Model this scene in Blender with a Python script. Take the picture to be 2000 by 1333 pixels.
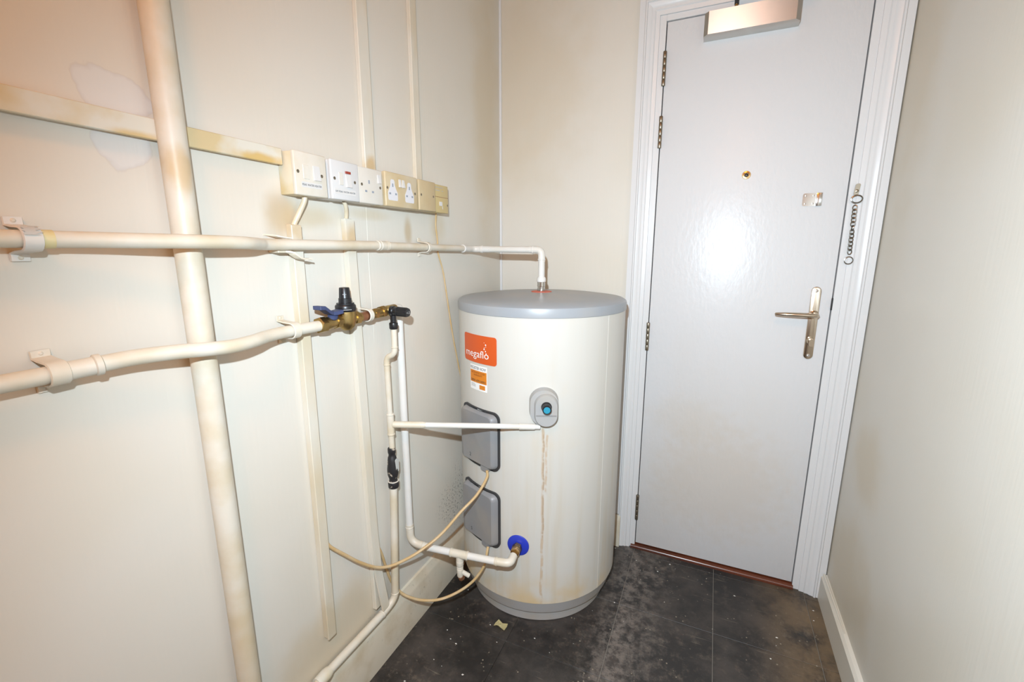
import bpy, bmesh, math, random
from mathutils import Vector, Matrix
random.seed(4)
for o in list(bpy.data.objects): bpy.data.objects.remove(o)
S = bpy.context.scene
COL = S.collection
R = math.radians

# ------------------------------------------------------------------ camera
cam = bpy.data.cameras.new('camera'); cam.sensor_width = 36; cam.lens = 15.7276; cam.clip_start = 0.02
co = bpy.data.objects.new('camera', cam); COL.objects.link(co); S.camera = co
_r = Vector((.912478588, .409124396, .000233911)); _u = Vector((-.08200053, .18232729, .97981257)); _f = Vector((-.40082258, .89407717, -.19991816))
M = Matrix((( _r.x, _u.x, -_f.x, .84471), (_r.y, _u.y, -_f.y, -1.76547), (_r.z, _u.z, -_f.z, 1.24501), (0, 0, 0, 1)))
co.matrix_world = M

# ------------------------------------------------------------------ world, flash, exposure
w = bpy.data.worlds.new('world'); S.world = w; w.use_nodes = True
w.node_tree.nodes['Background'].inputs[0].default_value = (1, .8, .6, 1)
w.node_tree.nodes['Background'].inputs[1].default_value = .0
def flash():
    l = bpy.data.lights.new('camera_flash', 'SPOT'); l.energy = 120; l.color = (.725, .875, 1.0)
    l.spot_size = R(158); l.spot_blend = 1.0; l.shadow_soft_size = .012
    o = bpy.data.objects.new('camera_flash', l); COL.objects.link(o)
    o.location = (.785, -1.775, 1.405)
    d = Vector((.86, 0, .58)) - Vector(o.location)
    o.rotation_euler = d.to_track_quat('-Z', 'Y').to_euler()
flash()
S.view_settings.view_transform = 'Standard'; S.view_settings.look = 'None'
S.view_settings.exposure = 0.06; S.view_settings.gamma = 1.0; S.view_settings.use_curve_mapping = False
LAMP_E = 42.0; LAMP_C = (1, .37, .06)

# ------------------------------------------------------------------ materials
def mat(name, col, rough=.5, metal=0.0, var=None, scale=6.0, amt=.5, bump=0.0, bscale=60.0, coords='Object', stretch=None, spec=.5, lo=.4, hi=.7):
    m = bpy.data.materials.new(name); m.use_nodes = True
    nt = m.node_tree; b = nt.nodes['Principled BSDF']
    b.inputs['Base Color'].default_value = (*col, 1); b.inputs['Roughness'].default_value = rough
    b.inputs['Metallic'].default_value = metal; b.inputs['Specular IOR Level'].default_value = spec
    def vec(st):
        if coords == 'World':
            g = nt.nodes.new('ShaderNodeNewGeometry'); out = g.outputs['Position']
        else:
            g = nt.nodes.new('ShaderNodeTexCoord'); out = g.outputs['Object']
        if st:
            mp = nt.nodes.new('ShaderNodeMapping'); mp.inputs['Scale'].default_value = st
            nt.links.new(out, mp.inputs[0]); out = mp.outputs[0]
        return out
    if var:
        n = nt.nodes.new('ShaderNodeTexNoise'); n.inputs['Scale'].default_value = scale; n.inputs['Detail'].default_value = 4
        nt.links.new(vec(stretch), n.inputs['Vector'])
        rp = nt.nodes.new('ShaderNodeMapRange'); rp.inputs[1].default_value = lo; rp.inputs[2].default_value = hi
        rp.inputs[3].default_value = 0; rp.inputs[4].default_value = amt
        nt.links.new(n.outputs['Fac'], rp.inputs[0])
        mx = nt.nodes.new('ShaderNodeMix'); mx.data_type = 'RGBA'
        mx.inputs[6].default_value = (*col, 1); mx.inputs[7].default_value = (*var, 1)
        nt.links.new(rp.outputs[0], mx.inputs[0]); nt.links.new(mx.outputs[2], b.inputs['Base Color'])
        m['mix'] = mx.name
    if bump:
        n2 = nt.nodes.new('ShaderNodeTexNoise'); n2.inputs['Scale'].default_value = bscale; n2.inputs['Detail'].default_value = 2
        nt.links.new(vec(stretch), n2.inputs['Vector'])
        bp = nt.nodes.new('ShaderNodeBump'); bp.inputs['Strength'].default_value = bump; bp.inputs['Distance'].default_value = .004
        nt.links.new(n2.outputs['Fac'], bp.inputs['Height']); nt.links.new(bp.outputs[0], b.inputs['Normal'])
    return m

class NG:
    """tiny node helper for the stained surfaces"""
    def __init__(s, m): s.nt = m.node_tree; s.b = s.nt.nodes['Principled BSDF']
    def n(s, t, **k):
        x = s.nt.nodes.new('ShaderNode' + t)
        for a, v in k.items(): setattr(x, a, v)
        return x
    def put(s, sock, v):
        if isinstance(v, bpy.types.NodeSocket): s.nt.links.new(v, sock)
        else: sock.default_value = v
    def math(s, op, a, b=0.0, c=0.0, clamp=False):
        x = s.n('Math', operation=op, use_clamp=clamp); s.put(x.inputs[0], a); s.put(x.inputs[1], b)
        if op in ('MULTIPLY_ADD', 'SMOOTH_MIN'): s.put(x.inputs[2], c)
        return x.outputs[0]
    def ramp(s, v, a, b, c=0.0, d=1.0, smooth=True):
        x = s.n('MapRange', interpolation_type='SMOOTHSTEP' if smooth else 'LINEAR')
        s.put(x.inputs[0], v)
        for i, q in enumerate((a, b, c, d)): x.inputs[i + 1].default_value = q
        return x.outputs[0]
    def mix(s, f, a, b):
        x = s.n('Mix', data_type='RGBA'); s.put(x.inputs[0], f)
        s.put(x.inputs[6], (*a, 1) if isinstance(a, tuple) else a); s.put(x.inputs[7], (*b, 1) if isinstance(b, tuple) else b)
        return x.outputs[2]
    def pos(s): return s.n('NewGeometry').outputs['Position']
    def obj(s): return s.n('TexCoord').outputs['Object']
    def map(s, v, sc): x = s.n('Mapping'); x.inputs['Scale'].default_value = sc; s.nt.links.new(v, x.inputs[0]); return x.outputs[0]
    def noise(s, v, sc, det=4.0, rough=.5):
        x = s.n('TexNoise'); x.inputs['Scale'].default_value = sc; x.inputs['Detail'].default_value = det; x.inputs['Roughness'].default_value = rough
        s.nt.links.new(v, x.inputs['Vector']); return x.outputs['Fac']
    def sep(s, v): x = s.n('SeparateXYZ'); s.nt.links.new(v, x.inputs[0]); return x.outputs
    def blob(s, p, axes, c, r, wob, nz):
        """soft irregular patch: 1 inside, 0 outside"""
        a = s.math('DIVIDE', s.math('SUBTRACT', p[axes[0]], c[0]), r[0]); b = s.math('DIVIDE', s.math('SUBTRACT', p[axes[1]], c[1]), r[1])
        d = s.math('SQRT', s.math('ADD', s.math('MULTIPLY', a, a), s.math('MULTIPLY', b, b)))
        return s.math('ADD', d, s.math('MULTIPLY', s.math('SUBTRACT', nz, .5), wob))

WALL = (.67, .63, .555)
def wall_material(name, stains_warm_light, col=WALL, water=None, grime=None, yellow=.5):
    m = mat(name, col, .42, spec=.35); g = NG(m); P = g.pos(); p = g.sep(P)
    big = g.noise(P, 2.2, 2); mid = g.noise(P, 9, 3)
    c = g.mix(g.math('MULTIPLY', g.ramp(big, .42, .72), yellow), col, (.62, .55, .42))
    for ax, ce, ra, wob, f, cc in stains_warm_light:  # real stains and painted-in warm light, both mixed into the wall colour
        d = g.blob(p, ax, ce, ra, wob, mid)
        c = g.mix(g.ramp(d, .25, 1.1, f, 0), c, cc)
    if water:
        nz = g.noise(P, 22, 3)
        for ax, ce, ra, wob in water:
            d = g.blob(p, ax, ce, ra, wob, nz)
            c = g.mix(g.ramp(d, .94, 1.0, .6, 0), c, (.67, .665, .66))
            ring = g.math('MULTIPLY', g.ramp(d, .80, .98), g.ramp(d, .985, 1.05, 1, 0))
            c = g.mix(g.math('MULTIPLY', ring, .22), c, (.46, .40, .38))
    if grime:
        spk = g.noise(P, 130, 4, .7)
        for ax, ce, ra, th in grime:
            d = g.blob(p, ax, ce, ra, 1.2, mid)
            f = g.math('MULTIPLY', g.ramp(d, .3, 1.0, 1, 0), g.ramp(spk, th, th + .06))
            c = g.mix(f, c, (.10, .09, .08))
    sp = g.noise(g.map(P, (1, 1, .6)), 38, 2, .8)
    c = g.mix(g.ramp(sp, .775, .80, 0, .5), c, (.25, .20, .16))
    g.put(g.b.inputs['Base Color'], c)
    br = g.noise(g.map(P, (60, 60, 4)), 2.0, 2); lump = g.noise(P, 6, 1)
    h = g.math('ADD', g.math('MULTIPLY', br, .3), lump)
    bp = g.n('Bump'); bp.inputs['Strength'].default_value = .16; bp.inputs['Distance'].default_value = .006
    g.nt.links.new(h, bp.inputs['Height']); g.nt.links.new(bp.outputs[0], g.b.inputs['Normal'])
    return m
TAN = (.46, .32, .15); TAN2 = (.54, .41, .22)
M_WL = wall_material('painted_wall_left', [
    ((1, 2), (-1.075, 1.315), (.05, .06), .9, .55, TAN), ((1, 2), (-.99, 1.315), (.12, .035), 1.0, .45, TAN2),
    ((1, 2), (-.64, 1.30), (.022, .05), .6, .6, TAN), ((1, 2), (-.48, 1.32), (.06, .09), .9, .35, TAN2),
    ((1, 2), (-.80, 1.335), (.10, .02), .8, .35, TAN2), ((1, 2), (-1.02, .22), (.28, .16), .9, .45, TAN2),  # the wide low patch is warm room light painted into the colour
    ((1, 2), (-.12, 1.75), (.14, .6), .8, .35, TAN2)],  # tall patch by the corner: warm light painted in, not a stain
    water=[((1, 2), (-1.345, 1.475), (.046, .036), 1.1), ((1, 2), (-1.343, 1.405), (.036, .042), .9)],
    grime=[((1, 2), (-.40, .30), (.16, .16), .56), ((1, 2), (-.86, .18), (.06, .03), .6)], yellow=.30)
M_WB = wall_material('painted_wall_back', [((0, 2), (.1, 1.9), (.35, .5), .8, .3, TAN2)], yellow=.30)  # warm light of the upper corner put into the paint colour
M_WR = wall_material('painted_wall_right', [
    ((1, 2), (-.22, .62), (.16, .16), .8, .35, TAN2), ((1, 2), (-.2, .25), (.28, .22), .9, .35, TAN2), ((1, 2), (-.1, 1.8), (.2, .6), .8, .30, TAN2)], yellow=.35)  # tan patches paint in the warm light that falls on this wall
M_PLAIN = mat('ceiling_paint', (.66, .60, .50), .6)
M_SKIRT = mat('skirting_paint', (.63, .56, .44), .4, var=(.46, .36, .22), scale=14, amt=.6, lo=.5, hi=.75, coords='World')
def skirt_grime(m):
    g = NG(m); P = g.pos(); p = g.sep(P); mx = m.node_tree.nodes[m['mix']]
    f = g.math('MULTIPLY', g.ramp(g.noise(P, 55, 6, .75), .60, .68), g.ramp(g.noise(P, 5, 2), .45, .65))
    g.put(g.b.inputs['Base Color'], g.mix(g.math('MULTIPLY', f, .6), mx.outputs[2], (.14, .11, .09)))
skirt_grime(M_SKIRT)
M_GLOSS = mat('white_gloss_paint', (.68, .675, .665), .30)
M_DOOR = mat('white_door_paint', (.66, .655, .65), .33, spec=.35, bump=.22, bscale=75, coords='World', stretch=(1, 1, .45), var=(.64, .595, .52), scale=2.2, amt=.4, lo=.5, hi=.75)
M_DARK = mat('dark_gap', (.03, .03, .03), .8)
M_PIPE = mat('cream_pipe_paint', (.66, .61, .515), .44, var=(.57, .47, .31), scale=14, amt=.75, bump=.12, bscale=50, coords='World')
M_PIPEW = mat('white_pipe_paint', (.69, .67, .63), .34, var=(.62, .55, .42), scale=10, amt=.4, bump=.08, bscale=50, coords='World')
M_BARE = mat('bare_grey_metal', (.50, .50, .47), .5)
M_YELLOWED = mat('yellowed_band', (.68, .60, .34), .4, var=(.60, .48, .2), scale=60, amt=.6, coords='World')
M_TRUNK = mat('trunking_plastic', (.67, .63, .54), .4, var=(.58, .46, .27), scale=9, amt=.7, lo=.45, hi=.7, coords='World', stretch=(1, 1, .35))
M_TRUNKY = mat('yellowed_trunking', (.67, .64, .55), .4, var=(.58, .44, .20), scale=11, amt=.8, lo=.45, hi=.66, coords='World')
M_BRASS = mat('brass', (.44, .31, .12), .38, 1.0, var=(.22, .14, .06), scale=60, amt=.7, coords='World')
M_BRASSB = mat('polished_brass', (.72, .48, .22), .2, 1.0)
M_COPPER = mat('copper', (.42, .20, .11), .45, .9, var=(.25, .12, .07), scale=60, amt=.6, coords='World')
M_BLACK = mat('black_plastic', (.009, .009, .011), .34)
M_WORN = mat('worn_black_plastic', (.018, .017, .018), .45, var=(.45, .38, .30), scale=70, amt=.9, lo=.60, hi=.66, coords='World')
M_BLUE = mat('blue_lever_plastic', (.040, .055, .13), .5)
M_FLANGE = mat('blue_flange', (.02, .04, .42), .4)
M_CYAN = mat('cyan_cap', (.025, .25, .36), .4)
M_RED = mat('red_washer', (.55, .12, .07), .5)
M_CHROME = mat('chrome', (.60, .58, .55), .14, 1.0)
M_LINK = mat('dull_chain_steel', (.26, .245, .22), .22, 1.0)
M_NICKEL = mat('satin_nickel', (.56, .47, .37), .22, 1.0)
M_STEEL = mat('brushed_steel', (.55, .52, .48), .34, 1.0, bump=.04, bscale=30, coords='World', stretch=(1, 30, 30))
def brushed(m):
    nt = m.node_tree; b = nt.nodes['Principled BSDF']; b.inputs['Anisotropic'].default_value = .85
    t = nt.nodes.new('ShaderNodeTangent'); t.direction_type = 'RADIAL'; t.axis = 'Z'; nt.links.new(t.outputs[0], b.inputs['Tangent']); b.inputs['Anisotropic Rotation'].default_value = .25
brushed(M_STEEL)
M_HINGE = mat('hinge_steel', (.30, .26, .20), .35, 1.0)
M_GREY = mat('grey_lid_plastic', (.30, .32, .34), .36, var=(.38, .36, .33), scale=7, amt=.5, coords='World')
M_COVER = mat('grey_cover_plastic', (.235, .235, .24), .42, var=(.33, .29, .24), scale=9, amt=.6, coords='World')
M_COVERL = mat('light_grey_cover_plastic', (.36, .36, .355), .42, var=(.40, .36, .30), scale=14, amt=.6, coords='World')
M_GASKET = mat('dark_gasket', (.035, .035, .037), .5)
M_BASE = mat('grey_base_plastic', (.42, .41, .40), .45, var=(.42, .36, .28), scale=10, amt=.6, coords='World')
M_CABLE = mat('cream_flex', (.55, .37, .17), .42, var=(.60, .47, .29), scale=30, amt=.7, coords='World')
M_CABLEW = mat('white_cable', (.66, .58, .44), .42, var=(.58, .45, .26), scale=40, amt=.6, coords='World')
M_WOOD = mat('varnished_wood', (.115, .028, .011), .25, var=(.05, .015, .008), scale=30, amt=.8, coords='World', stretch=(.15, 1, 1))
M_PAPER = mat('pale_yellow_paper', (.74, .66, .36), .6, var=(.62, .52, .25), scale=60, amt=.5)
M_FLAKE = mat('white_paint_chips', (.72, .70, .64), .6)
M_ORANGE = mat('orange_label', (.60, .085, .009), .38)
M_AMBER = mat('amber_label', (.64, .20, .010), .4)
M_LWHITE = mat('label_white', (.84, .83, .80), .4)
M_INK = mat('black_ink', (.02, .02, .025), .5)
M_INKR = mat('brown_ink', (.20, .04, .01), .5)
M_INKG = mat('grey_ink', (.42, .42, .42), .5)
P1 = mat('ivory_plastic_plate', (.68, .635, .55), .34, var=(.60, .52, .38), scale=22, amt=.5, coords='World')
P1S = mat('yellowed_back_box', (.67, .60, .45), .4, var=(.58, .45, .21), scale=18, amt=.8, coords='World')
P2 = mat('white_plastic_plate', (.63, .62, .605), .36)
P3 = mat('off_white_plastic_plate', (.66, .625, .56), .34, var=(.60, .54, .44), scale=16, amt=.5, coords='World')
P4 = mat('nicotine_stained_plate', (.60, .51, .355), .36, var=(.50, .36, .16), scale=12, amt=.85, coords='World')
P5 = mat('tan_blank_plate', (.53, .42, .25), .38, var=(.48, .35, .18), scale=10, amt=.6, coords='World')
P6 = mat('yellow_beige_plate', (.53, .41, .19), .38)
PSW = mat('white_switch', (.65, .635, .61), .32)
PCLEAN = mat('clean_plastic_patch', (.68, .67, .69), .34)
PHOLE = mat('socket_shutter', (.27, .30, .35), .4)
PNEON = mat('neon_lens', (.30, .035, .015), .25)

def stained(m, spots):
    g = NG(m); P = g.pos(); p = g.sep(P); mx = m.node_tree.nodes[m['mix']]; c = mx.outputs[2]; nz = g.noise(P, 25, 3)
    for ax, ce, ra, f, cc in spots: c = g.mix(g.ramp(g.blob(p, ax, ce, ra, .9, nz), .3, 1.05, f, 0), c, cc)
    g.put(g.b.inputs['Base Color'], c)
stained(M_TRUNK, [((1, 2), (-.888, 1.275), (.03, .045), .75, (.52, .37, .18)), ((1, 2), (-1.05, 1.285), (.03, .030), .6, (.52, .37, .18)), ((1, 2), (-1.06, .30), (.04, .12), .5, (.52, .40, .22)), ((1, 2), (-.80, 1.46), (.03, .030), .8, (.55, .38, .17))])
stained(M_TRUNKY, [((1, 2), (-1.12, 1.418), (.07, .016), .9, (.60, .40, .12)), ((1, 2), (-1.33, 1.415), (.05, .012), .8, (.60, .42, .16))])
stained(M_DOOR, [((0, 2), (.93, .36), (.30, .30), .45, (.62, .55, .46)), ((0, 2), (.80, .60), (.20, .12), .3, (.62, .56, .47))])
stained(M_PIPE, [((1, 2), (-1.285, 1.37), (.025, .05), .7, (.55, .38, .18)), ((1, 2), (-1.285, .42), (.04, .15), .45, (.56, .43, .25))])

def body_material():
    m = mat('white_enamel_jacket', (.57, .55, .50), .36, spec=.45); g = NG(m); O = g.obj(); p = g.sep(O); P = g.pos(); pw = g.sep(P)
    st = g.noise(g.map(O, (22, 22, 1.1)), 1.6, 5); patch = g.noise(O, 5, 4)
    low = g.ramp(pw[2], .9, .05); f = g.math('MULTIPLY', g.math('MULTIPLY', g.ramp(st, .42, .72), g.math('ADD', g.math('MULTIPLY', low, .7), .12)), .9)
    c = g.mix(g.math('MULTIPLY', f, .6), (.57, .55, .50), (.50, .40, .25))
    c = g.mix(g.math('MULTIPLY', g.ramp(patch, .55, .8), .4), c, (.60, .50, .35))
    c = g.mix(g.math('MULTIPLY', g.ramp(pw[2], .22, .10), g.ramp(g.noise(O, 9, 4), .35, .7)), c, (.58, .44, .25))
    # rust runs below the valve: narrow wandering streaks with a shape of their own
    th = g.math('ARCTAN2', p[1], p[0])
    def run(t0, wd, z0, z1, amp, seed, col, k):
        nonlocal c
        nz = g.noise(g.map(O, (.01, .01, 1)), 9 + seed, 3)
        d = g.math('ABSOLUTE', g.math('SUBTRACT', th, g.math('ADD', t0, g.math('MULTIPLY', g.math('SUBTRACT', nz, .5), amp))))
        lim = g.math('MULTIPLY', g.ramp(d, wd * .5, wd, 1, 0), g.math('MULTIPLY', g.ramp(pw[2], z0, z0 + .02), g.ramp(pw[2], z1 - .01, z1, 1, 0)))
        br = g.ramp(g.noise(O, 40 + seed, 4), .33, .55)
        c = g.mix(g.math('MULTIPLY', g.math('MULTIPLY', lim, br), k), c, col)
    run(R(-67.2), .020, .09, .722, .06, 0, (.46, .31, .17), .6)
    run(R(-65.2), .016, .49, .70, .05, 3, (.46, .30, .16), .55)
    run(R(-67.0), .006, .33, .70, .06, 0, (.25, .17, .11), .5)
    g.put(g.b.inputs['Base Color'], c)
    return m
M_BODY = body_material()

def tile_material():
    m = mat('dark_vinyl_tile', (.030, .027, .026), .42); g = NG(m); P = g.pos(); oi = g.n('ObjectInfo')
    p = g.sep(P)
    a = g.noise(P, 5.0, 9, .70); b = g.noise(P, 30, 9, .75); d0 = g.noise(P, 2.2, 3)
    c = g.mix(g.ramp(a, .40, .66), (.016, .014, .013), (.055, .046, .040))
    c = g.mix(g.math('MULTIPLY', g.ramp(b, .50, .70), g.ramp(d0, .35, .65)), c, (.125, .100, .075))
    wear = g.math('MULTIPLY', g.ramp(p[0], 1.02, 1.26), g.ramp(a, .35, .6))
    c = g.mix(g.math('MULTIPLY', wear, .8), c, (.19, .125, .065))
    wr = g.math('MULTIPLY', g.ramp(p[0], .52, .64), g.ramp(p[0], .64, .84, 1, 0))
    c = g.mix(g.math('MULTIPLY', g.math('MULTIPLY', wr, g.ramp(b, .40, .60)), .8), c, (.17, .145, .125))
    v = g.n('TexVoronoi'); v.inputs['Scale'].default_value = 62; v.inputs['Randomness'].default_value = 1.0; g.nt.links.new(g.map(P, (1, 1, 0)), v.inputs['Vector'])
    dots = g.math('MULTIPLY', g.ramp(v.outputs['Distance'], .06, .20, 1, 0), g.ramp(g.noise(P, 14, 4), .54, .60))
    c = g.mix(g.math('MULTIPLY', dots, .7), c, (.40, .34, .25))
    fine = g.noise(P, 160, 4, .7)
    c = g.mix(g.math('MULTIPLY', g.ramp(fine, .66, .74), g.ramp(d0, .38, .6, .15, .8)), c, (.34, .29, .22))
    for rot, s in ((.6, 1.0), (2.1, 1.3), (1.3, .8)):
        mp = g.n('Mapping'); mp.inputs['Rotation'].default_value = (0, 0, rot); mp.inputs['Scale'].default_value = (7 * s, 130 * s, 1)
        g.nt.links.new(P, mp.inputs[0])
        sc = g.noise(mp.outputs[0], 1.0, 3)
        c = g.mix(g.math('MULTIPLY', g.ramp(sc, .69, .74), .35), c, (.24, .20, .15))
    hs = g.n('HueSaturation'); g.put(hs.inputs['Value'], g.math('MULTIPLY_ADD', oi.outputs['Random'], .25, .88)); g.nt.links.new(c, hs.inputs['Color'])
    g.put(g.b.inputs['Base Color'], hs.outputs[0])
    g.put(g.b.inputs['Roughness'], g.ramp(a, .3, .7, .34, .55))
    bp = g.n('Bump'); bp.inputs['Strength'].default_value = .12; bp.inputs['Distance'].default_value = .003
    g.nt.links.new(b, bp.inputs['Height']); g.nt.links.new(bp.outputs[0], g.b.inputs['Normal'])
    return m
M_TILE = tile_material()
M_JOINT = mat('tile_joint', (.27, .24, .20), .7)

# ------------------------------------------------------------------ mesh helpers (world coordinates in, origin set on build)
def box(bm, x0, x1, y0, y1, z0, z1, bev=0.0, seg=2):
    v = [bm.verts.new(p) for p in ((x0, y0, z0), (x1, y0, z0), (x1, y1, z0), (x0, y1, z0), (x0, y0, z1), (x1, y0, z1), (x1, y1, z1), (x0, y1, z1))]
    fs = [bm.faces.new([v[i] for i in f]) for f in ((3, 2, 1, 0), (4, 5, 6, 7), (0, 1, 5, 4), (1, 2, 6, 5), (2, 3, 7, 6), (3, 0, 4, 7))]
    if bev:
        es = set(e for f in fs for e in f.edges)
        bmesh.ops.bevel(bm, geom=list(es), offset=bev, segments=seg, affect='EDGES', profile=.5)
    return bm
def frame_of(t):
    t = t.normalized(); a = Vector((0, 0, 1)) if abs(t.z) < .9 else Vector((1, 0, 0))
    n = t.cross(a).normalized(); return n, n.cross(t).normalized()
def tube(bm, pts, r, seg=14, cap=True, squash=None):
    pts = [Vector(p) for p in pts]; n = len(pts); rr = r if isinstance(r, (list, tuple)) else [r] * n
    rings = []; nrm = None
    for i, p in enumerate(pts):
        t = ((pts[min(i + 1, n - 1)] - pts[i]).normalized() + (pts[i] - pts[max(i - 1, 0)]).normalized())
        if t.length < 1e-9: t = pts[min(i + 1, n - 1)] - pts[max(i - 1, 0)]
        t.normalize()
        if nrm is None: nrm, _ = frame_of(t)
        nrm = (nrm - t * nrm.dot(t)).normalized(); b = t.cross(nrm)
        rings.append([bm.verts.new(p + (nrm * math.cos(2 * math.pi * k / seg) + b * math.sin(2 * math.pi * k / seg) * (squash or 1)) * rr[i]) for k in range(seg)])
    for a, c in zip(rings, rings[1:]):
        for k in range(seg): bm.faces.new((a[k], a[(k + 1) % seg], c[(k + 1) % seg], c[k]))
    if cap: bm.faces.new(rings[0][::-1]); bm.faces.new(rings[-1])
    return bm
def lathe(bm, org, axis, prof, seg=24, phase=0.0, cap=True):
    """prof: (radius, distance along axis)"""
    org = Vector(org); t = Vector(axis).normalized(); n, b = frame_of(t); rings = []
    for r, h in prof:
        rings.append([bm.verts.new(org + t * h + (n * math.cos(2 * math.pi * k / seg + phase) + b * math.sin(2 * math.pi * k / seg + phase)) * max(r, 1e-5)) for k in range(seg)])
    for a, c in zip(rings, rings[1:]):
        for k in range(seg): bm.faces.new((a[k], a[(k + 1) % seg], c[(k + 1) % seg], c[k]))
    if cap: bm.faces.new(rings[0][::-1]); bm.faces.new(rings[-1])
    bmesh.ops.recalc_face_normals(bm, faces=bm.faces[:])
    return bm
def prism(bm, outline, fn, d0, d1, taper=1.0, bev=0.0):
    """outline: 2D points, fn(u, v, d) -> world"""
    cu = sum(p[0] for p in outline) / len(outline); cv = sum(p[1] for p in outline) / len(outline)
    a = [bm.verts.new(fn(u, v, d0)) for u, v in outline]
    lay = [(d1, taper)] if not bev else [(d1 - bev, 1 + (taper - 1) * .6), (d1 - bev * .3, taper * .985 if taper != 1 else .985), (d1, taper * .955)]
    rings = [a]
    for d, s in lay: rings.append([bm.verts.new(fn(cu + (u - cu) * s, cv + (v - cv) * s, d)) for u, v in outline])
    n = len(outline)
    for p, q in zip(rings, rings[1:]):
        for k in range(n): bm.faces.new((p[k], p[(k + 1) % n], q[(k + 1) % n], q[k]))
    bm.faces.new(rings[0][::-1]); bm.faces.new(rings[-1])
    bmesh.ops.recalc_face_normals(bm, faces=bm.faces[:])
    return bm
def rrect(w, h, r, n=5, cu=0.0, cv=0.0):
    o = []
    for cx, cy, a0 in ((w / 2 - r, h / 2 - r, 0), (-w / 2 + r, h / 2 - r, 90), (-w / 2 + r, -h / 2 + r, 180), (w / 2 - r, -h / 2 + r, 270)):
        for k in range(n + 1):
            a = R(a0 + 90 * k / n); o.append((cu + cx + r * math.cos(a), cv + cy + r * math.sin(a)))
    return o
def fillet(pts, rad, n=6):
    pts = [Vector(p) for p in pts]; out = [pts[0]]
    for i in range(1, len(pts) - 1):
        a, b, c = pts[i - 1], pts[i], pts[i + 1]; r = rad[i - 1] if isinstance(rad, (list, tuple)) else rad
        r = min(r, (a - b).length * .49, (c - b).length * .49)
        p, q = b + (a - b).normalized() * r, b + (c - b).normalized() * r
        for k in range(n + 1):
            t = k / n; out.append(p * (1 - t) ** 2 + b * 2 * t * (1 - t) + q * t * t)
    out.append(pts[-1]); return out
def spline(pts, n=8):
    P = [Vector(p) for p in pts]; P = [P[0] * 2 - P[1]] + P + [P[-1] * 2 - P[-2]]; out = []
    for i in range(1, len(P) - 2):
        a, b, c, d = P[i - 1:i + 3]
        for k in range(n):
            t = k / n
            out.append(.5 * ((2 * b) + (c - a) * t + (2 * a - 5 * b + 4 * c - d) * t * t + (3 * b - a - 3 * c + d) * t ** 3))
    out.append(P[-2]); return out

def empty(name, loc):
    o = bpy.data.objects.new(name, None); COL.objects.link(o); o.location = loc; o.empty_display_size = .05; return o
def wloc(o):
    v = Vector(o.location)
    while o.parent: o = o.parent; v += Vector(o.location)
    return v
def build(name, bm, material, parent=None, smooth=35, origin=None):
    me = bpy.data.meshes.new(name)
    vs = bm.verts
    if origin is None:
        lo = [min(v.co[i] for v in vs) for i in range(3)]; hi = [max(v.co[i] for v in vs) for i in range(3)]
        origin = Vector(((lo[0] + hi[0]) / 2, (lo[1] + hi[1]) / 2, lo[2]))
    origin = Vector(origin)
    for v in vs: v.co -= origin
    bm.to_mesh(me); bm.free()
    me.materials.append(material)
    if smooth is not None:
        me.shade_smooth(); me.set_sharp_from_angle(angle=R(smooth))
    o = bpy.data.objects.new(name, me); COL.objects.link(o)
    if parent: o.parent = parent; o.location = origin - wloc(parent)
    else: o.location = origin
    return o
def B(): return bmesh.new()
def tag(o, label, cat, group=None, kind=None):
    o['label'] = label
    if cat: o['category'] = cat
    if group: o['group'] = group
    if kind: o['kind'] = kind
    return o
def struct(o, label, cat): return tag(o, label, cat, kind='structure')

def text_geo(s, width=None, height=None):
    """flat letters as 2D verts and faces, origin at lower left"""
    c = bpy.data.curves.new('lettering_source', 'FONT'); c.body = s; c.size = 1; c.resolution_u = 3
    o = bpy.data.objects.new('lettering_source', c); COL.objects.link(o)
    me = bpy.data.meshes.new_from_object(o)
    vs = [(v.co.x, v.co.y) for v in me.vertices]; fs = [tuple(p.vertices) for p in me.polygons]
    bpy.data.objects.remove(o); bpy.data.curves.remove(c); bpy.data.meshes.remove(me)
    x0 = min(v[0] for v in vs); x1 = max(v[0] for v in vs); y0 = min(v[1] for v in vs); y1 = max(v[1] for v in vs)
    sx = width / (x1 - x0) if width else None; sy = height / (y1 - y0) if height else None
    sx = sx or sy; sy = sy or sx
    return [((x - x0) * sx, (y - y0) * sy) for x, y in vs], fs
def put_text(bm, s, fn, u, v, d, width=None, height=None):
    vs, fs = text_geo(s, width, height)
    V = [bm.verts.new(fn(u + a, v + b, d)) for a, b in vs]
    for f in fs:
        try: bm.faces.new([V[i] for i in f])
        except ValueError: pass
def on_left(u, v, d): return Vector((d, u, v))        # wall x = 0: u = y, v = z, d = distance off the wall
def on_back(u, v, d): return Vector((u, -d, v))       # wall y = 0: u = x, v = z

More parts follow.
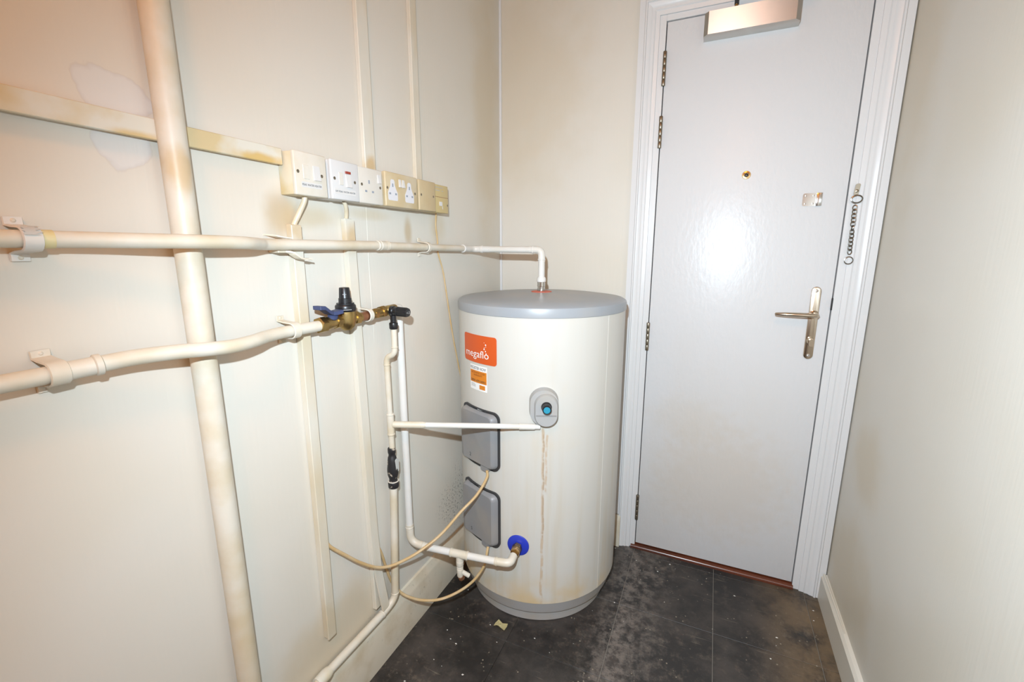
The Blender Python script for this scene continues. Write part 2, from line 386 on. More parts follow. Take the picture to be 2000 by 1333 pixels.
# ------------------------------------------------------------------ room shell
W = 1.302; H = 2.55; YF = -2.75
bm = box(B(), -.12, 0, YF - .12, .12, -.1, H); struct(build('wall_left', bm, M_WL, smooth=None), 'painted wall carrying the pipes, trunking and sockets', 'wall')
bm = box(B(), W, W + .12, YF - .12, .12, -.1, H); struct(build('wall_right', bm, M_WR, smooth=None), 'bare wall beside the door with warm light painted on in tan', 'wall')
bm = box(B(), 0, .606, 0, .12, -.1, H); box(bm, .606, 1.226, 0, .12, 2.022, H); box(bm, 1.226, W, 0, .12, -.1, H)
struct(build('wall_back', bm, M_WB, smooth=None), 'cream painted end wall around the door', 'wall')
bm = B(); tube(bm, [(.003, -.003, .15), (.003, -.003, H)], .0055, 10); build('corner_bead', bm, M_GLOSS, bpy.data.objects['wall_back'])
bm = B(); tube(bm, spline([(-.0028, -.812, 1.36), (-.0026, -.815, 1.2), (-.0028, -.813, 1.05), (-.004, -.815, .93)], 5), .0035, 10); build('plaster_ridge', bm, M_WL, bpy.data.objects['wall_left'])
bm = box(B(), 0, W, YF - .12, YF, -.1, H); struct(build('wall_front', bm, M_PLAIN, smooth=None), 'cream wall behind the viewpoint', 'wall')
bm = box(B(), -.12, W + .12, YF - .12, .12, H, H + .1); struct(build('ceiling', bm, M_PLAIN, smooth=None), 'plain cream ceiling', 'ceiling')
bm = box(B(), 0, W, YF, .06, -.1, -.003)
floor = struct(build('floor', bm, M_JOINT, smooth=None, origin=(0, 0, -.1)), 'scuffed dark vinyl tile floor', 'floor')
g = .0010
xs = [0, .325, .630, .937, 1.242, W]; ys = [.03, -.042, -.347, -.652, -.957, -1.262, -1.567, -1.872, -2.177, -2.482, YF]
cache = {}
for i in range(5):
    for j in range(10):
        x0, x1, y1, y0 = xs[i], xs[i + 1], ys[j], ys[j + 1]
        key = (i, round(y1 - y0, 4))
        if key not in cache:
            gl = .00035 if i <= 1 else g; gr = .00035 if i == 0 else g
            bm = box(B(), -(x1 - x0) / 2 + gl, (x1 - x0) / 2 - gr, -(y1 - y0) / 2 + g, (y1 - y0) / 2 - g, 0, .003, .0006, 1)
            me = bpy.data.meshes.new('tile'); bm.to_mesh(me); bm.free(); me.materials.append(M_TILE); cache[key] = me
        o = bpy.data.objects.new('tile', cache[key]); COL.objects.link(o); o.parent = floor
        o.location = Vector(((x0 + x1) / 2, (y0 + y1) / 2, -.003)) - Vector(floor.location)
# skirtings
def swept_profile(prof, axis, a, b, flip=False):
    """prof: (off wall, z); axis 'y' runs along the side walls"""
    bm = B(); rings = []
    for t in (a, b): rings.append([bm.verts.new(((p if not flip else W - p), t, z) if axis == 'y' else (t, -p, z)) for p, z in prof])
    n = len(prof)
    for k in range(n): bm.faces.new((rings[0][k], rings[0][(k + 1) % n], rings[1][(k + 1) % n], rings[1][k]))
    bm.faces.new(rings[0]); bm.faces.new(rings[1][::-1]); bmesh.ops.recalc_face_normals(bm, faces=bm.faces[:]); return bm
SK = [(0, 0), (.018, 0), (.018, .128), (.015, .136), (.006, .160), (0, .163)]
struct(build('baseboard_left', swept_profile(SK, 'y', YF, 0), M_SKIRT, smooth=25), 'deep yellowed skirting board along the pipe wall', 'baseboard')
SR = [(0, 0), (.018, 0), (.017, .090), (.010, .098), (0, .102)]
br_ = struct(build('baseboard_right', swept_profile(SR, 'y', YF, -.022, True), M_WR, smooth=25), 'low skirting board below the bare wall', 'baseboard')
bm = B(); tube(bm, [(W - .010, -.026, .103), (W - .008, -.16, .1025), (W - .006, -.30, .101)], [.004, .004, .002], 8)
build('moulding_bead', bm, M_WR, br_)
SB = [(0, 0), (.030, 0), (.030, .132), (.024, .145), (0, .148)]
struct(build('baseboard_back', swept_profile(SB, 'x', .018, .566), M_SKIRT, smooth=25), 'short skirting board behind the water cylinder', 'baseboard')

# door frame: architraves with a moulded profile (u = distance from the outer edge, p = projection)
AR = [(0, 0), (0, .021), (.018, .022), (.021, .0255), (.025, .0255), (.027, .020), (.036, .018), (.042, .0135), (.050, .0135), (.053, .010), (.066, .009), (.066, 0)]
def architrave(kind):
    bm = B(); n = len(AR); e = .606
    def pt(u, p, s):
        if kind == 'L': return (.540 + u, -p, .149 if s == 0 and u < .02 else (0 if s == 0 else 2.088 - u))
        if kind == 'R': return (1.2985 - u * 1.09, -p, 0 if s == 0 else 2.088 - u)
        return (.540 + u if s == 0 else 1.2985 - u * 1.09, -p, 2.088 - u)
    rings = [[bm.verts.new(pt(u, p, s)) for u, p in AR] for s in (0, 1)]
    for k in range(n): bm.faces.new((rings[0][k], rings[0][(k + 1) % n], rings[1][(k + 1) % n], rings[1][k]))
    bm.faces.new(rings[0]); bm.faces.new(rings[1][::-1]); bmesh.ops.recalc_face_normals(bm, faces=bm.faces[:]); return bm
struct(build('trim_1', architrave('L'), M_GLOSS, smooth=30), 'white moulded architrave on the hinge side of the door', 'door trim')
struct(build('trim_2', architrave('R'), M_GLOSS, smooth=30), 'white moulded architrave between the door and the bare wall', 'door trim')
struct(build('trim_3', architrave('T'), M_GLOSS, smooth=30), 'white moulded head architrave over the door', 'door trim')
bm = box(B(), .606, .6275, -.004, .10, 0, 2.022, .001, 1); box(bm, 1.2055, 1.228, -.004, .10, 0, 2.022, .001, 1); box(bm, .6275, 1.2055, -.004, .10, 2.003, 2.022, .001, 1)
box(bm, .6275, .645, .047, .10, 0, 2.003); box(bm, 1.188, 1.2055, .047, .10, 0, 2.003); box(bm, .645, 1.188, .047, .10, 1.985, 2.003)
struct(build('trim_4', bm, M_GLOSS, smooth=30), 'white door lining around the closed door leaf', 'door frame')
bm = B(); pr = [(.020, 0), (-.013, 0), (-.013, .005), (-.008, .0125), (.002, .0165), (.020, .0165)]
rg = [[bm.verts.new((x, y, z)) for y, z in pr] for x in (.612, 1.208)]
for k in range(6): bm.faces.new((rg[0][k], rg[0][(k + 1) % 6], rg[1][(k + 1) % 6], rg[1][k]))
bm.faces.new(rg[0]); bm.faces.new(rg[1][::-1]); bmesh.ops.recalc_face_normals(bm, faces=bm.faces[:])
struct(build('trim_5', bm, M_WOOD, smooth=40), 'varnished red-brown wooden threshold strip under the door', 'threshold')
bm = box(B(), .60, 1.23, .105, .118, -.05, 2.03); struct(build('trim_6', bm, M_DARK, smooth=None), 'dark backing closing the gap behind the door', 'door frame')

# ------------------------------------------------------------------ door leaf and its furniture
door = struct(build('door_1', box(B(), .6305, 1.2025, 0, .044, .0225, 2.0, .0015, 2), M_DOOR, smooth=30, origin=(.6305, 0, .0225)), 'plain white flush door with a steel lever handle', 'door')
for z0, z1 in ((1.800, 1.909), (1.598, 1.704), (.863, .972), (.134, .247)):
    bm = B(); n = 5; hh = (z1 - z0) / n
    for k in range(n): lathe(bm, (.629, -.0075, z0 + k * hh + .0006), (0, 0, 1), [(.0058, 0), (.0064, .001), (.0064, hh - .0022), (.0058, hh - .0012)], 14)
    lathe(bm, (.629, -.0075, z0), (0, 0, 1), [(.0052, 0), (.0052, z1 - z0)], 10)
    hg = build('hinge', bm, M_HINGE, door)
    build('hinge_leaf', box(B(), .6293, .6303, -.004, .030, z0, z1), M_HINGE, hg, smooth=None)
bm = B(); lathe(bm, (.915, .002, 1.491), (0, -1, 0), [(.0135, 0), (.0135, .003), (.0118, .0055), (.0085, .006), (.0070, .0035)], 24)
ph = build('peephole', bm, M_BRASSB, door)
bm = B(); lathe(bm, (.915, -.0012, 1.491), (0, -1, 0), [(.0066, 0), (.0062, .0012), (.004, .0022), (.0005, .0026)], 18); build('lens', bm, M_BLACK, ph)
# chain keeper plate
bm = B(); o = rrect(.040, .040, .006); prism(bm, [(1.105 + u, 1.4035 + v) for u, v in o], on_back, 0, .0018); kp = build('chain_keeper', bm, M_CHROME, door); kp['label'] = 'chrome security chain keeper plate'
bm = box(B(), 1.121, 1.1375, -.0085, -.0060, 1.3835, 1.4235, .001, 2); box(bm, 1.121, 1.1235, -.0085, 0, 1.3835, 1.4235, .0006, 1); box(bm, 1.1355, 1.1375, -.0085, 0, 1.3835, 1.400, .0006, 1); box(bm, 1.1355, 1.1375, -.0085, 0, 1.407, 1.4235, .0006, 1)
build('channel', bm, M_CHROME, kp)
for sx, sz in ((1.093, 1.416), (1.114, 1.416), (1.093, 1.391), (1.114, 1.391)):
    bm = B(); lathe(bm, (sx, -.0012, sz), (0, -1, 0), [(.0030, 0), (.0026, .0012), (.001, .0016)], 12); build('screw', bm, M_STEEL, kp)
# lever handle
bm = B(); prism(bm, [(1.1565 + u, 1.0035 + v) for u, v in rrect(.0275, .245, .0137, 8)], on_back, 0, .0085, bev=.003)
hp = build('handle_plate', bm, M_NICKEL, door); hp['label'] = 'long satin nickel lever handle plate'
bm = B(); lathe(bm, (1.1565, -.008, 1.035), (0, -1, 0), [(.0135, 0), (.0135, .006), (.0095, .008), (.0095, .040)], 20)
lv = [(1.1645, -.047, 1.0345), (1.158, -.049, 1.0350), (1.140, -.051, 1.0355), (1.110, -.053, 1.0358), (1.075, -.052, 1.0355), (1.050, -.049, 1.0350), (1.0425, -.047, 1.0348), (1.0405, -.046, 1.0347)]
tube(bm, lv, [.004, .0095, .0108, .0108, .0098, .0082, .0066, .003], 18, squash=.72)
build('lever', bm, M_NICKEL, hp)
bm = B(); lathe(bm, (1.1555, -.007, .945), (0, -1, 0), [(.0115, 0), (.0115, .009), (.0105, .010)], 20)
prism(bm, [(1.1585 + u, .940 + v) for u, v in rrect(.015, .026, .007, 6)], on_back, .016, .026, bev=.002)
build('thumb_turn', bm, M_NICKEL, hp)
for sz in (1.1125, .8945):
    bm = B(); lathe(bm, (1.1565, -.008, sz), (0, -1, 0), [(.0052, 0), (.0050, .0012), (.0038, .0012), (.0034, .0004), (.0030, .0016), (.001, .002)], 16); build('screw', bm, M_STEEL, hp)
build('latch_edge', box(B(), 1.2015, 1.2060, -.005, .020, 1.051, 1.090, .0008, 1), M_DARK, door)
# door closer (screwed to the leaf)
bm = B()
prism(bm, [(.749, 1.9185), (1.017, 1.9185), (1.017, 1.9865), (.749, 1.9865)], on_back, 0, .040)
cx, cz = .883, 1.9525
a = [bm.verts.new(on_back(u, v, .040)) for u, v in ((.749, 1.9185), (1.017, 1.9185), (1.017, 1.9865), (.749, 1.9865))]
b_ = [bm.verts.new(on_back(u, v, .052)) for u, v in ((.7615, 1.9205), (1.0045, 1.9205), (1.0045, 1.9865), (.7615, 1.9865))]
for k in range(4): bm.faces.new((a[k], a[(k + 1) % 4], b_[(k + 1) % 4], b_[k]))
bm.faces.new(b_); bmesh.ops.recalc_face_normals(bm, faces=bm.faces[:])
cl = build('door_closer', bm, M_STEEL, door, smooth=20); cl['label'] = 'brushed steel overhead door closer body'
bm = B(); lathe(bm, (.8385, -.028, 1.984), (0, 0, 1), [(.0065, 0), (.0065, .012), (.0050, .014), (.0050, .018)], 16); build('spindle', bm, M_BRASSB, cl)
bm = B(); lathe(bm, (.8385, -.028, 2.001), (0, 0, 1), [(.0072, 0), (.0072, .022)], 6); tube(bm, [(.8385, -.030, 2.021), (.93, -.12, 2.023), (1.03, -.21, 2.023)], .006, 10)
tube(bm, [(1.03, -.21, 2.028), (.96, -.11, 2.035), (.90, -.020, 2.045)], .005, 10)
box(bm, .875, .925, -.030, -.009, 2.034, 2.056, .002, 1)
build('closer_arm', bm, M_GASKET, cl)

# ------------------------------------------------------------------ security chain on the frame
ch = tag(empty('security_chain', (1.2275, -.020, 1.20)), 'chrome door chain hanging from the white frame with end ring', 'door chain')
bm = B(); prism(bm, [(1.2245 + u + .10 * (v), 1.428 + v) for u, v in rrect(.0125, .034, .005)], on_back, .0095, .0135); lathe(bm, (1.2238, -.0130, 1.423), (0, -1, 0), [(.0045, 0), (.0045, .004), (.002, .005)], 14); build('bracket', bm, M_HINGE, ch)
def ring(bm, c, r, tr, nrm, up=None, sy=1.0, seg=22):
    c = Vector(c); n, b = frame_of(Vector(nrm)); up = Vector(up) if up else b
    n = up.cross(Vector(nrm)).normalized()
    V = []
    for k in range(seg):
        a = 2 * math.pi * k / seg; d = n * math.cos(a) + up * math.sin(a) * sy; q = c + d * r; dd = d.normalized(); row = []
        for j in range(7):
            t = 2 * math.pi * j / 7; row.append(bm.verts.new(q + (dd * math.cos(t) + Vector(nrm).normalized() * math.sin(t)) * tr))
        V.append(row)
    for k in range(seg):
        for j in range(7): bm.faces.new((V[k][j], V[(k + 1) % seg][j], V[(k + 1) % seg][(j + 1) % 7], V[k][(j + 1) % 7]))
bm = B(); ring(bm, (1.2255, -.020, 1.3985), .0142, .0021, (0, 1, 0), (0, 0, 1), .8); build('top_ring', bm, M_LINK, ch)
zt, zb = 1.379, 1.233; N = 12
for k in range(N):
    t = (k + .5) / N; z = zt + (zb - zt) * t; x = 1.2240 + .0028 * t
    tw = .35 if k < 5 else -.25
    nv = (math.sin(tw), math.cos(tw), .15) if k != 5 else (1, .25, 0)
    bm = B(); ring(bm, (x, -.019 - (.002 if k % 2 else 0), z),   .0056, .0017, nv, (0, 0, 1), 1.45, 16); build('link', bm, M_LINK, ch)
bm = B(); ring(bm, (1.2275, -.020, 1.2125), .0112, .0016, (0, 1, 0), (0, 0, 1)); build('end_ring', bm, M_LINK, ch)

# ------------------------------------------------------------------ hot water cylinder
TX, TY, TR = .2994, -.2983, .2877
def cyl(u, v, d):                       # u = angle in degrees, v = height
    a = R(u); return Vector((TX + (TR + d) * math.cos(a), TY + (TR + d) * math.sin(a), v))
def tang(th):                           # flat frame tangent to the jacket at angle th: u along, v up, d outwards from the axis
    a = R(th); n = Vector((math.cos(a), math.sin(a), 0)); t = Vector((-math.sin(a), math.cos(a), 0))
    return lambda u, v, d: Vector((TX, TY, v)) + n * d + t * u
tank = tag(empty('water_cylinder', (TX, TY, 0)), 'tall white hot water cylinder with grey lid and orange badge', 'water cylinder')
bm = B(); lathe(bm, (TX, TY, 0), (0, 0, 1), [(TR - .002, .0955), (TR, .0975), (TR, 1.054)], 96); build('body', bm, M_BODY, tank, origin=(TX, TY, 0))
bm = B(); lathe(bm, (TX, TY, 0), (0, 0, 1), [(TR + .0010, 1.0505), (TR + .0025, 1.0515), (TR + .0028, 1.072), (TR + .0005, 1.079), (TR - .008, 1.0845), (.22, 1.0925), (.12, 1.0995), (.04, 1.1020), (.001, 1.1025)], 96); build('lid', bm, M_GREY, tank)
bm = B(); lathe(bm, (TX, TY, 0), (0, 0, 1), [(.245, 0), (.253, .003), (.258, .042), (.268, .047), (.272, .050), (.2855, .0960)], 96); build('base', bm, M_BASE, tank)
bm = B(); tube(bm, [cyl(-24.0, .098, .0004), cyl(-24.0, 1.05, .0004)], .0009, 6); build('jacket_seam', bm, M_BODY, tank)
def densify(o, n=6):
    out = []
    for k, p in enumerate(o):
        q = o[(k + 1) % len(o)]; out.append(p)
        if (k + 1) % 7 == 0:
            for i in range(1, n): out.append((p[0] + (q[0] - p[0]) * i / n, p[1] + (q[1] - p[1]) * i / n))
    return out
def element_cover(z0, z1, mark):
    thm = -112.7; F = tang(thm); zc = (z0 + z1) / 2; h = z1 - z0
    bm = B(); o = densify(rrect(.180, h + .004, .024, 6))
    def gas(u, v, d):                   # gasket follows the jacket
        return cyl(thm + math.degrees(u / TR), v, d)
    prism(bm, [(u, zc + v) for u, v in o], gas, -.001, .0062)
    cov = None
    # cover: back outline follows the jacket, front is flat
    bm2 = B(); oi = densify(rrect(.166, h - .010, .020, 6)); of = densify(rrect(.148, h - .026, .014, 6)); om = densify(rrect(.158, h - .016, .018, 6))
    n = len(oi)
    r0 = [bm2.verts.new(gas(u, zc + v, .005)) for u, v in oi]
    r1 = [bm2.verts.new(F(u, zc + v, TR + .0105)) for u, v in om]
    r2 = [bm2.verts.new(F(u, zc + v, TR + .0150)) for u, v in of]
    for p, q in ((r0, r1), (r1, r2)):
        for k in range(n): bm2.faces.new((p[k], p[(k + 1) % n], q[(k + 1) % n], q[k]))
    bm2.faces.new(r2); bm2.faces.new(r0[::-1]); bmesh.ops.recalc_face_normals(bm2, faces=bm2.faces[:])
    cov = build('element_cover', bm2, M_COVER, tank, smooth=40)
    build('gasket', bm, M_GASKET, cov)
    bm = B(); prism(bm, [(.036 + u, z0 + .001 + v) for u, v in rrect(.034, .018, .005)], F, TR - .004, TR + .011); build('cable_gland', bm, M_COVER, cov)
    bm = B(); put_text(bm, mark, F, -.032, z0 + .026, TR + .0153, height=.012); build('marking', bm, M_INK, cov, smooth=None)
    return cov
element_cover(.552, .746, '2')['label'] = 'upper grey immersion heater cover'
element_cover(.278, .474, 'S')['label'] = 'lower grey immersion heater cover'
# temperature relief valve and cover
F = tang(-67.3)
bm = B(); prism(bm, [(u, .787 + v) for u, v in rrect(.088, .118, .0435, 10)], F, TR - .006, TR + .022, taper=.93)
rv = build('relief_valve_cover', bm, M_COVERL, tank); rv['label'] = 'rounded grey relief valve cover'
bm = B(); prism(bm, [(.006 + u, .781 + v) for u, v in rrect(.072, .104, .0355, 10)], F, TR + .015, TR + .036, taper=.92, bev=.006); build('front_panel', bm, M_COVERL, rv)
bm = B(); box(bm, -.028, .036, .0, .0, 0, 0) if False else None
prism(bm, [(.006 + u, .7685 + v) for u, v in rrect(.060, .004, .0018)], F, TR + .034, TR + .0375); build('ridge', bm, M_COVER, rv)
nrm = Vector((math.cos(R(-67.3)), math.sin(R(-67.3)), 0))
bm = B(); lathe(bm, F(.006, .796, TR + .034), nrm, [(.0155, 0), (.0155, .006), (.0135, .008), (.0132, .028), (.0118, .030)], 24); kb = build('knob', bm, M_BLACK, rv)
bm = B(); lathe(bm, F(.006, .796, TR + .0642), nrm, [(.0098, 0), (.0098, .0008)], 24); build('cap', bm, M_CYAN, kb)
# inlet flange and outlet collar
n2 = Vector((math.cos(R(-82.5)), math.sin(R(-82.5)), 0)); F2 = tang(-82.5)
bm = B(); lathe(bm, F2(0, .308, TR - .004), n2, [(.036, 0), (.036, .0055), (.033, .0075), (.012, .0085)], 32); build('inlet_flange', bm, M_FLANGE, tank)
bm = B(); lathe(bm, (TX, TY, 1.1005), (0, 0, 1), [(.036, 0), (.036, .0025), (.034, .004), (.012, .0045)], 32); build('outlet_washer', bm, M_RED, tank)
# badge
def patch(bm, u0, u1, v0, v1, rad, d0, d1, n=14):
    """rounded label wrapped on the jacket (u in degrees)"""
    k = math.degrees(1 / TR); w_, h_ = (u1 - u0) / k, v1 - v0; uc, vc = (u0 + u1) / 2, (v0 + v1) / 2
    o = rrect(w_, h_, rad, 4); cols = []
    xs_ = sorted(set([-w_ / 2 + w_ * i / n for i in range(n + 1)] + [p[0] for p in o]))
    for x in xs_:
        e = max(0, abs(x) - (w_ / 2 - rad)); dy = rad - math.sqrt(max(rad * rad - e * e, 0)) if e else 0
        cols.append([bm.verts.new(cyl(uc + x * k, vc + s * (h_ / 2 - dy), d)) for s, d in ((-1, d0), (-1, d1), (1, d1), (1, d0))])
    for a, b in zip(cols, cols[1:]):
        for i in range(4):
            bm.faces.new((a[i], b[i], b[(i + 1) % 4], a[(i + 1) % 4]))
    bm.faces.new(cols[0]); bm.faces.new(cols[-1][::-1])
    bmesh.ops.remove_doubles(bm, verts=bm.verts[:], dist=1e-6); bmesh.ops.recalc_face_normals(bm, faces=bm.faces[:])
    return bm
KD = math.degrees(1 / TR)
u0, u1, v0, v1 = -128.3, -97.0, .8965, .9855
badge = build('brand_badge', patch(B(), u0, u1, v0, v1, .009, .0, .0016), M_ORANGE, tank); badge['label'] = 'orange badge with white lettering'
wd = (u1 - u0) / KD; hb = v1 - v0
fn = lambda u, v, d: cyl(u0 + u * KD, v, d)
bm = B(); put_text(bm, 'megaflo', fn, wd * .085, v0 + hb * .12, .0021, width=wd * .73, height=hb * .34)
for du, dv, rr in ((.74, .70, .0026), (.70, .545, .0026), (.735, .475, .0022), (.75, .395, .0020), (.705, .60, .0013), (.745, .635, .0012), (.70, .77, .0010)):
    ring_ = [bm.verts.new(fn(wd * du + rr * math.cos(2 * math.pi * k / 14), v0 + hb * dv + rr * math.sin(2 * math.pi * k / 14), .0021)) for k in range(14)]; bm.faces.new(ring_)
build('lettering', bm, M_LWHITE, badge, smooth=None)
# warranty sticker
u0s, u1s, z0s, z1s = -120.9, -104.6, .8062, .8872
wl = build('warranty_sticker', patch(B(), u0s, u1s, z0s, z1s, .0008, 0, .0007), M_LWHITE, tank); wl['label'] = 'white and amber warranty sticker'
build('amber_panel', patch(B(), u0s + .25, u1s - .25, .8305, .8700, .0004, .0006, .0011), M_AMBER, wl)
build('gold_emblem', patch(B(), u0s + 9.6, u1s - 1.6, .8115, .8255, .001, .0006, .0011), M_AMBER, wl)
fs_ = lambda u, v, d: cyl(u0s + u * KD, v, d); ws = (u1s - u0s) / KD
bm = B(); put_text(bm, 'REGISTER NOW', fs_, ws * .04, .8735, .0012, width=ws * .92, height=.0095); build('lettering', bm, M_INK, wl, smooth=None); bm = B()
put_text(bm, '0800 479 0092', fs_, ws * .07, .8335, .0015, width=ws * .86, height=.0075)
build('lettering', bm, M_INK, wl, smooth=None)
bm = B(); put_text(bm, 'ACTIVATE YOUR', fs_, ws * .10, .8600, .0015, width=ws * .80, height=.0062); build('small_lettering', bm, M_INKR, wl, smooth=None); bm = B(); put_text(bm, 'WARRANTY', fs_, ws * .24, .8522, .0015, width=ws * .52, height=.0058)
build('small_lettering', bm, M_INKR, wl, smooth=None)
bm = B()
for k in range(4):
    q = [(ws * .07, .8250 - k * .0030), (ws * (.36 if k else .30), .8250 - k * .0030), (ws * (.36 if k else .30), .8264 - k * .0030), (ws * .07, .8264 - k * .0030)]
    bm.faces.new([bm.verts.new(fs_(u, v, .0012)) for u, v in q])
build('small_print', bm, M_INKG, wl, smooth=None)

# ------------------------------------------------------------------ pipes
def collar(bm, c, ax, r, h, lip=.0012):
    lathe(bm, Vector(c) - Vector(ax).normalized() * h / 2, ax, [(r, 0), (r + lip, .0015), (r + lip, h - .0015), (r, h)], 24)
# large vertical pipe
bm = B(); tube(bm, [(.0265, -1.2835, 0.164), (.0265, -1.2835, H)], .0205, 28)
tag(build('vertical_pipe', bm, M_PIPE), 'thick cream-painted vertical pipe running floor to ceiling on the wall', 'pipe')
# upper pipe
up = tag(empty('hot_water_pipe', (.032, -1.0, 1.257)), 'long cream pipe at socket height bending to the cylinder top', 'pipe')
pts = spline([(.036, -2.2, 1.2585), (.036, -1.75, 1.2585), (.036, -1.50, 1.2585), (.042, -1.42, 1.2585), (.058, -1.355, 1.2582), (.071, -1.300, 1.2580), (.073, -1.255, 1.2578), (.066, -1.205, 1.2570), (.047, -1.168, 1.2560), (.034, -1.138, 1.2553), (.032, -1.06, 1.2553), (.032, -.82, 1.2560)], 6)
bm = B(); tube(bm, pts, .0113, 20); build('pipe_run', bm, M_PIPE, up)
bm = B(); tube(bm, [(.032, -.82, 1.2560), (.032, -.36, 1.2490)], .0106, 20); build('pipe_run', bm, M_PIPE, up)
bm = B(); tube(bm, fillet([(.032, -.37, 1.2490), (.032, -.2983, 1.2475), (.10, -.2983, 1.2470)], .028), .0118, 20)
collar(bm, (.032, -.372, 1.2492), (0, 1, 0), .0118, .010, .0018); collar(bm, (.068, -.2983, 1.2472), (1, 0, 0), .0118, .010, .0016)
build('corner_elbow', bm, M_PIPEW, up)
bm = B(); tube(bm, [(.095, -.2983, 1.2470), (.262, -.2983, 1.2455)], .0110, 20); build('pipe_run', bm, M_PIPEW, up)
bm = B(); tube(bm, fillet([(.255, -.2983, 1.2457), (.2984, -.2983, 1.2450), (.2984, -.2983, 1.205)], .026), .0122, 20); collar(bm, (.266, -.2983, 1.2455), (1, 0, 0), .0122, .006); collar(bm, (.2984, -.2983, 1.212), (0, 0, 1), .0122, .006)
build('end_elbow', bm, M_PIPEW, up)
bm = B(); tube(bm, [(.2984, -.2983, 1.214), (.2984, -.2983, 1.150)], .0112, 20); build('drop_pipe', bm, M_PIPEW, up)
bm = B(); lathe(bm, (.2984, -.2983, 1.135), (0, 0, 1), [(.0135, 0), (.0158, .002), (.0158, .012), (.0128, .018)], 20); build('painted_nut', bm, M_PIPEW, up)
bm = B(); lathe(bm, (.2984, -.2983, 1.105), (0, 0, 1), [(.0135, 0), (.0135, .010), (.0125, .011), (.0125, .015), (.0138, .016), (.0138, .031)], 18); build('chrome_coupling', bm, M_CHROME, up)
bm = B()
for yy in (-.816, -.806): collar(bm, (.032, yy, 1.256), (0, 1, 0), .0116, .006, .0014)
for yy in (-.782, -.776): collar(bm, (.032, yy, 1.2558), (0, 1, 0), .0112, .005, .0014)
tube(bm, [(.032, -.818, 1.256), (.032, -.774, 1.2557)], .0121, 20); build('coupling', bm, M_PIPE, up)
bm = B(); tube(bm, [(.0364, -1.4700, 1.2585), (.0374, -1.4585, 1.2585)], .0124, 20); build('yellowed_band', bm, M_YELLOWED, up)
# lower pipe
lp = tag(empty('cold_water_pipe', (.04, -1.2, 1.077)), 'cream pipe curving over the thick vertical pipe to the brass valve', 'pipe')
pts = spline([(.036, -2.2, 1.078), (.036, -1.75, 1.078), (.036, -1.50, 1.079), (.040, -1.455, 1.081), (.048, -1.40, 1.084), (.061, -1.345, 1.083), (.071, -1.295, 1.079), (.072, -1.255, 1.0765), (.063, -1.212, 1.0765), (.049, -1.175, 1.077), (.041, -1.135, 1.0775), (.040, -1.10, 1.077), (.040, -1.034, 1.0765)], 6)
bm = B(); tube(bm, pts, .0122, 20); build('pipe_run', bm, M_PIPE, lp)
bm = B(); tube(bm, [(.0375, -1.476, 1.080), (.0405, -1.452, 1.081), (.0435, -1.435, 1.0822)], .0134, 20); d_ = Vector((.007, .048, .0025))
collar(bm, (.0376, -1.474, 1.0800), d_, .0134, .010, .0016); collar(bm, (.0430, -1.439, 1.0821), d_, .0132, .010, .0024); build('coupling', bm, M_PIPE, lp)

# pipe clips: a strap round the pipe with two feet on the wall
def clip(y, z, x, r, wid, label, chip=False, tilt=0.0):
    bm = B(); pr = [(0, r + .020), (.004, r + .020), (.004, r + .004)]
    path = [(.002, r + .017), (.003, r + .006), (x * .55, r + .0035)] + [(x + (r + .0025) * math.cos(R(a)), (r + .0025) * math.sin(R(a))) for a in range(85, -90, -12)] + [(x * .55, -r - .0035), (.003, -r - .006), (.002, -r - .017)]
    th = .0022; rows = []
    for i, (px, pz) in enumerate(path):
        a = path[max(i - 1, 0)]; b = path[min(i + 1, len(path) - 1)]; t = Vector((b[0] - a[0], b[1] - a[1])).normalized(); nn = Vector((-t.y, t.x))
        rows.append([bm.verts.new((px + nn.x * s, y + wy, z + pz + nn.y * s + tilt * wy)) for s, wy in ((0, -wid / 2), (th, -wid / 2 + .001), (th, wid / 2 - .001), (0, wid / 2))])
    for a, b in zip(rows, rows[1:]):
        for k in range(4): bm.faces.new((a[k], a[(k + 1) % 4], b[(k + 1) % 4], b[k]))
    bm.faces.new(rows[0]); bm.faces.new(rows[-1][::-1]); bmesh.ops.recalc_face_normals(bm, faces=bm.faces[:])
    o = tag(empty('pipe_clip', (.0, y, z)), label, 'pipe clip', 'painted pipe clips on the wall')
    build('strap', bm, M_PIPE if not chip else M_PIPEW, o, smooth=50)
    for s in (1, -1):
        bm = B(); lathe(bm, (.002, y, z + s * (r + .0125)), (1, 0, 0), [(.004, 0), (.004, .0015), (.0015, .0035)], 12); build('screw', bm, M_PIPE, o)
    if chip:
        bm = B(); n = 10; A = [[], []]
        for i in range(n + 1):
            a = R(66 - 50 * i / n); wv = .004 * math.sin(i * 1.9)
            for j, wy in enumerate((-.0085 + wv * .4, .0065 + wv)):
                A[j].append(bm.verts.new((x + (r + .0042 + .0022) * math.cos(a), y + wy, z + (r + .0042 + .0022) * math.sin(a))))
        for i in range(n): bm.faces.new((A[0][i], A[1][i], A[1][i + 1], A[0][i + 1]))
        build('bare_patch', bm, M_BARE, o)
    return o
clip(-1.4815, 1.2585, .0365, .0115, .020, 'saddle clip with chipped grey paint on the upper cream pipe', True)
clip(-1.4825, 1.0795, .0365, .0124, .022, 'broad saddle clip near the coupling on the lower cream pipe', tilt=.03)
clip(-.592, 1.2525, .032, .0108, .015, 'narrow saddle clip on the upper pipe below the yellowed sockets')
clip(-1.103, 1.077, .040, .0124, .018, 'saddle clip on the lower pipe just before the brass valve')
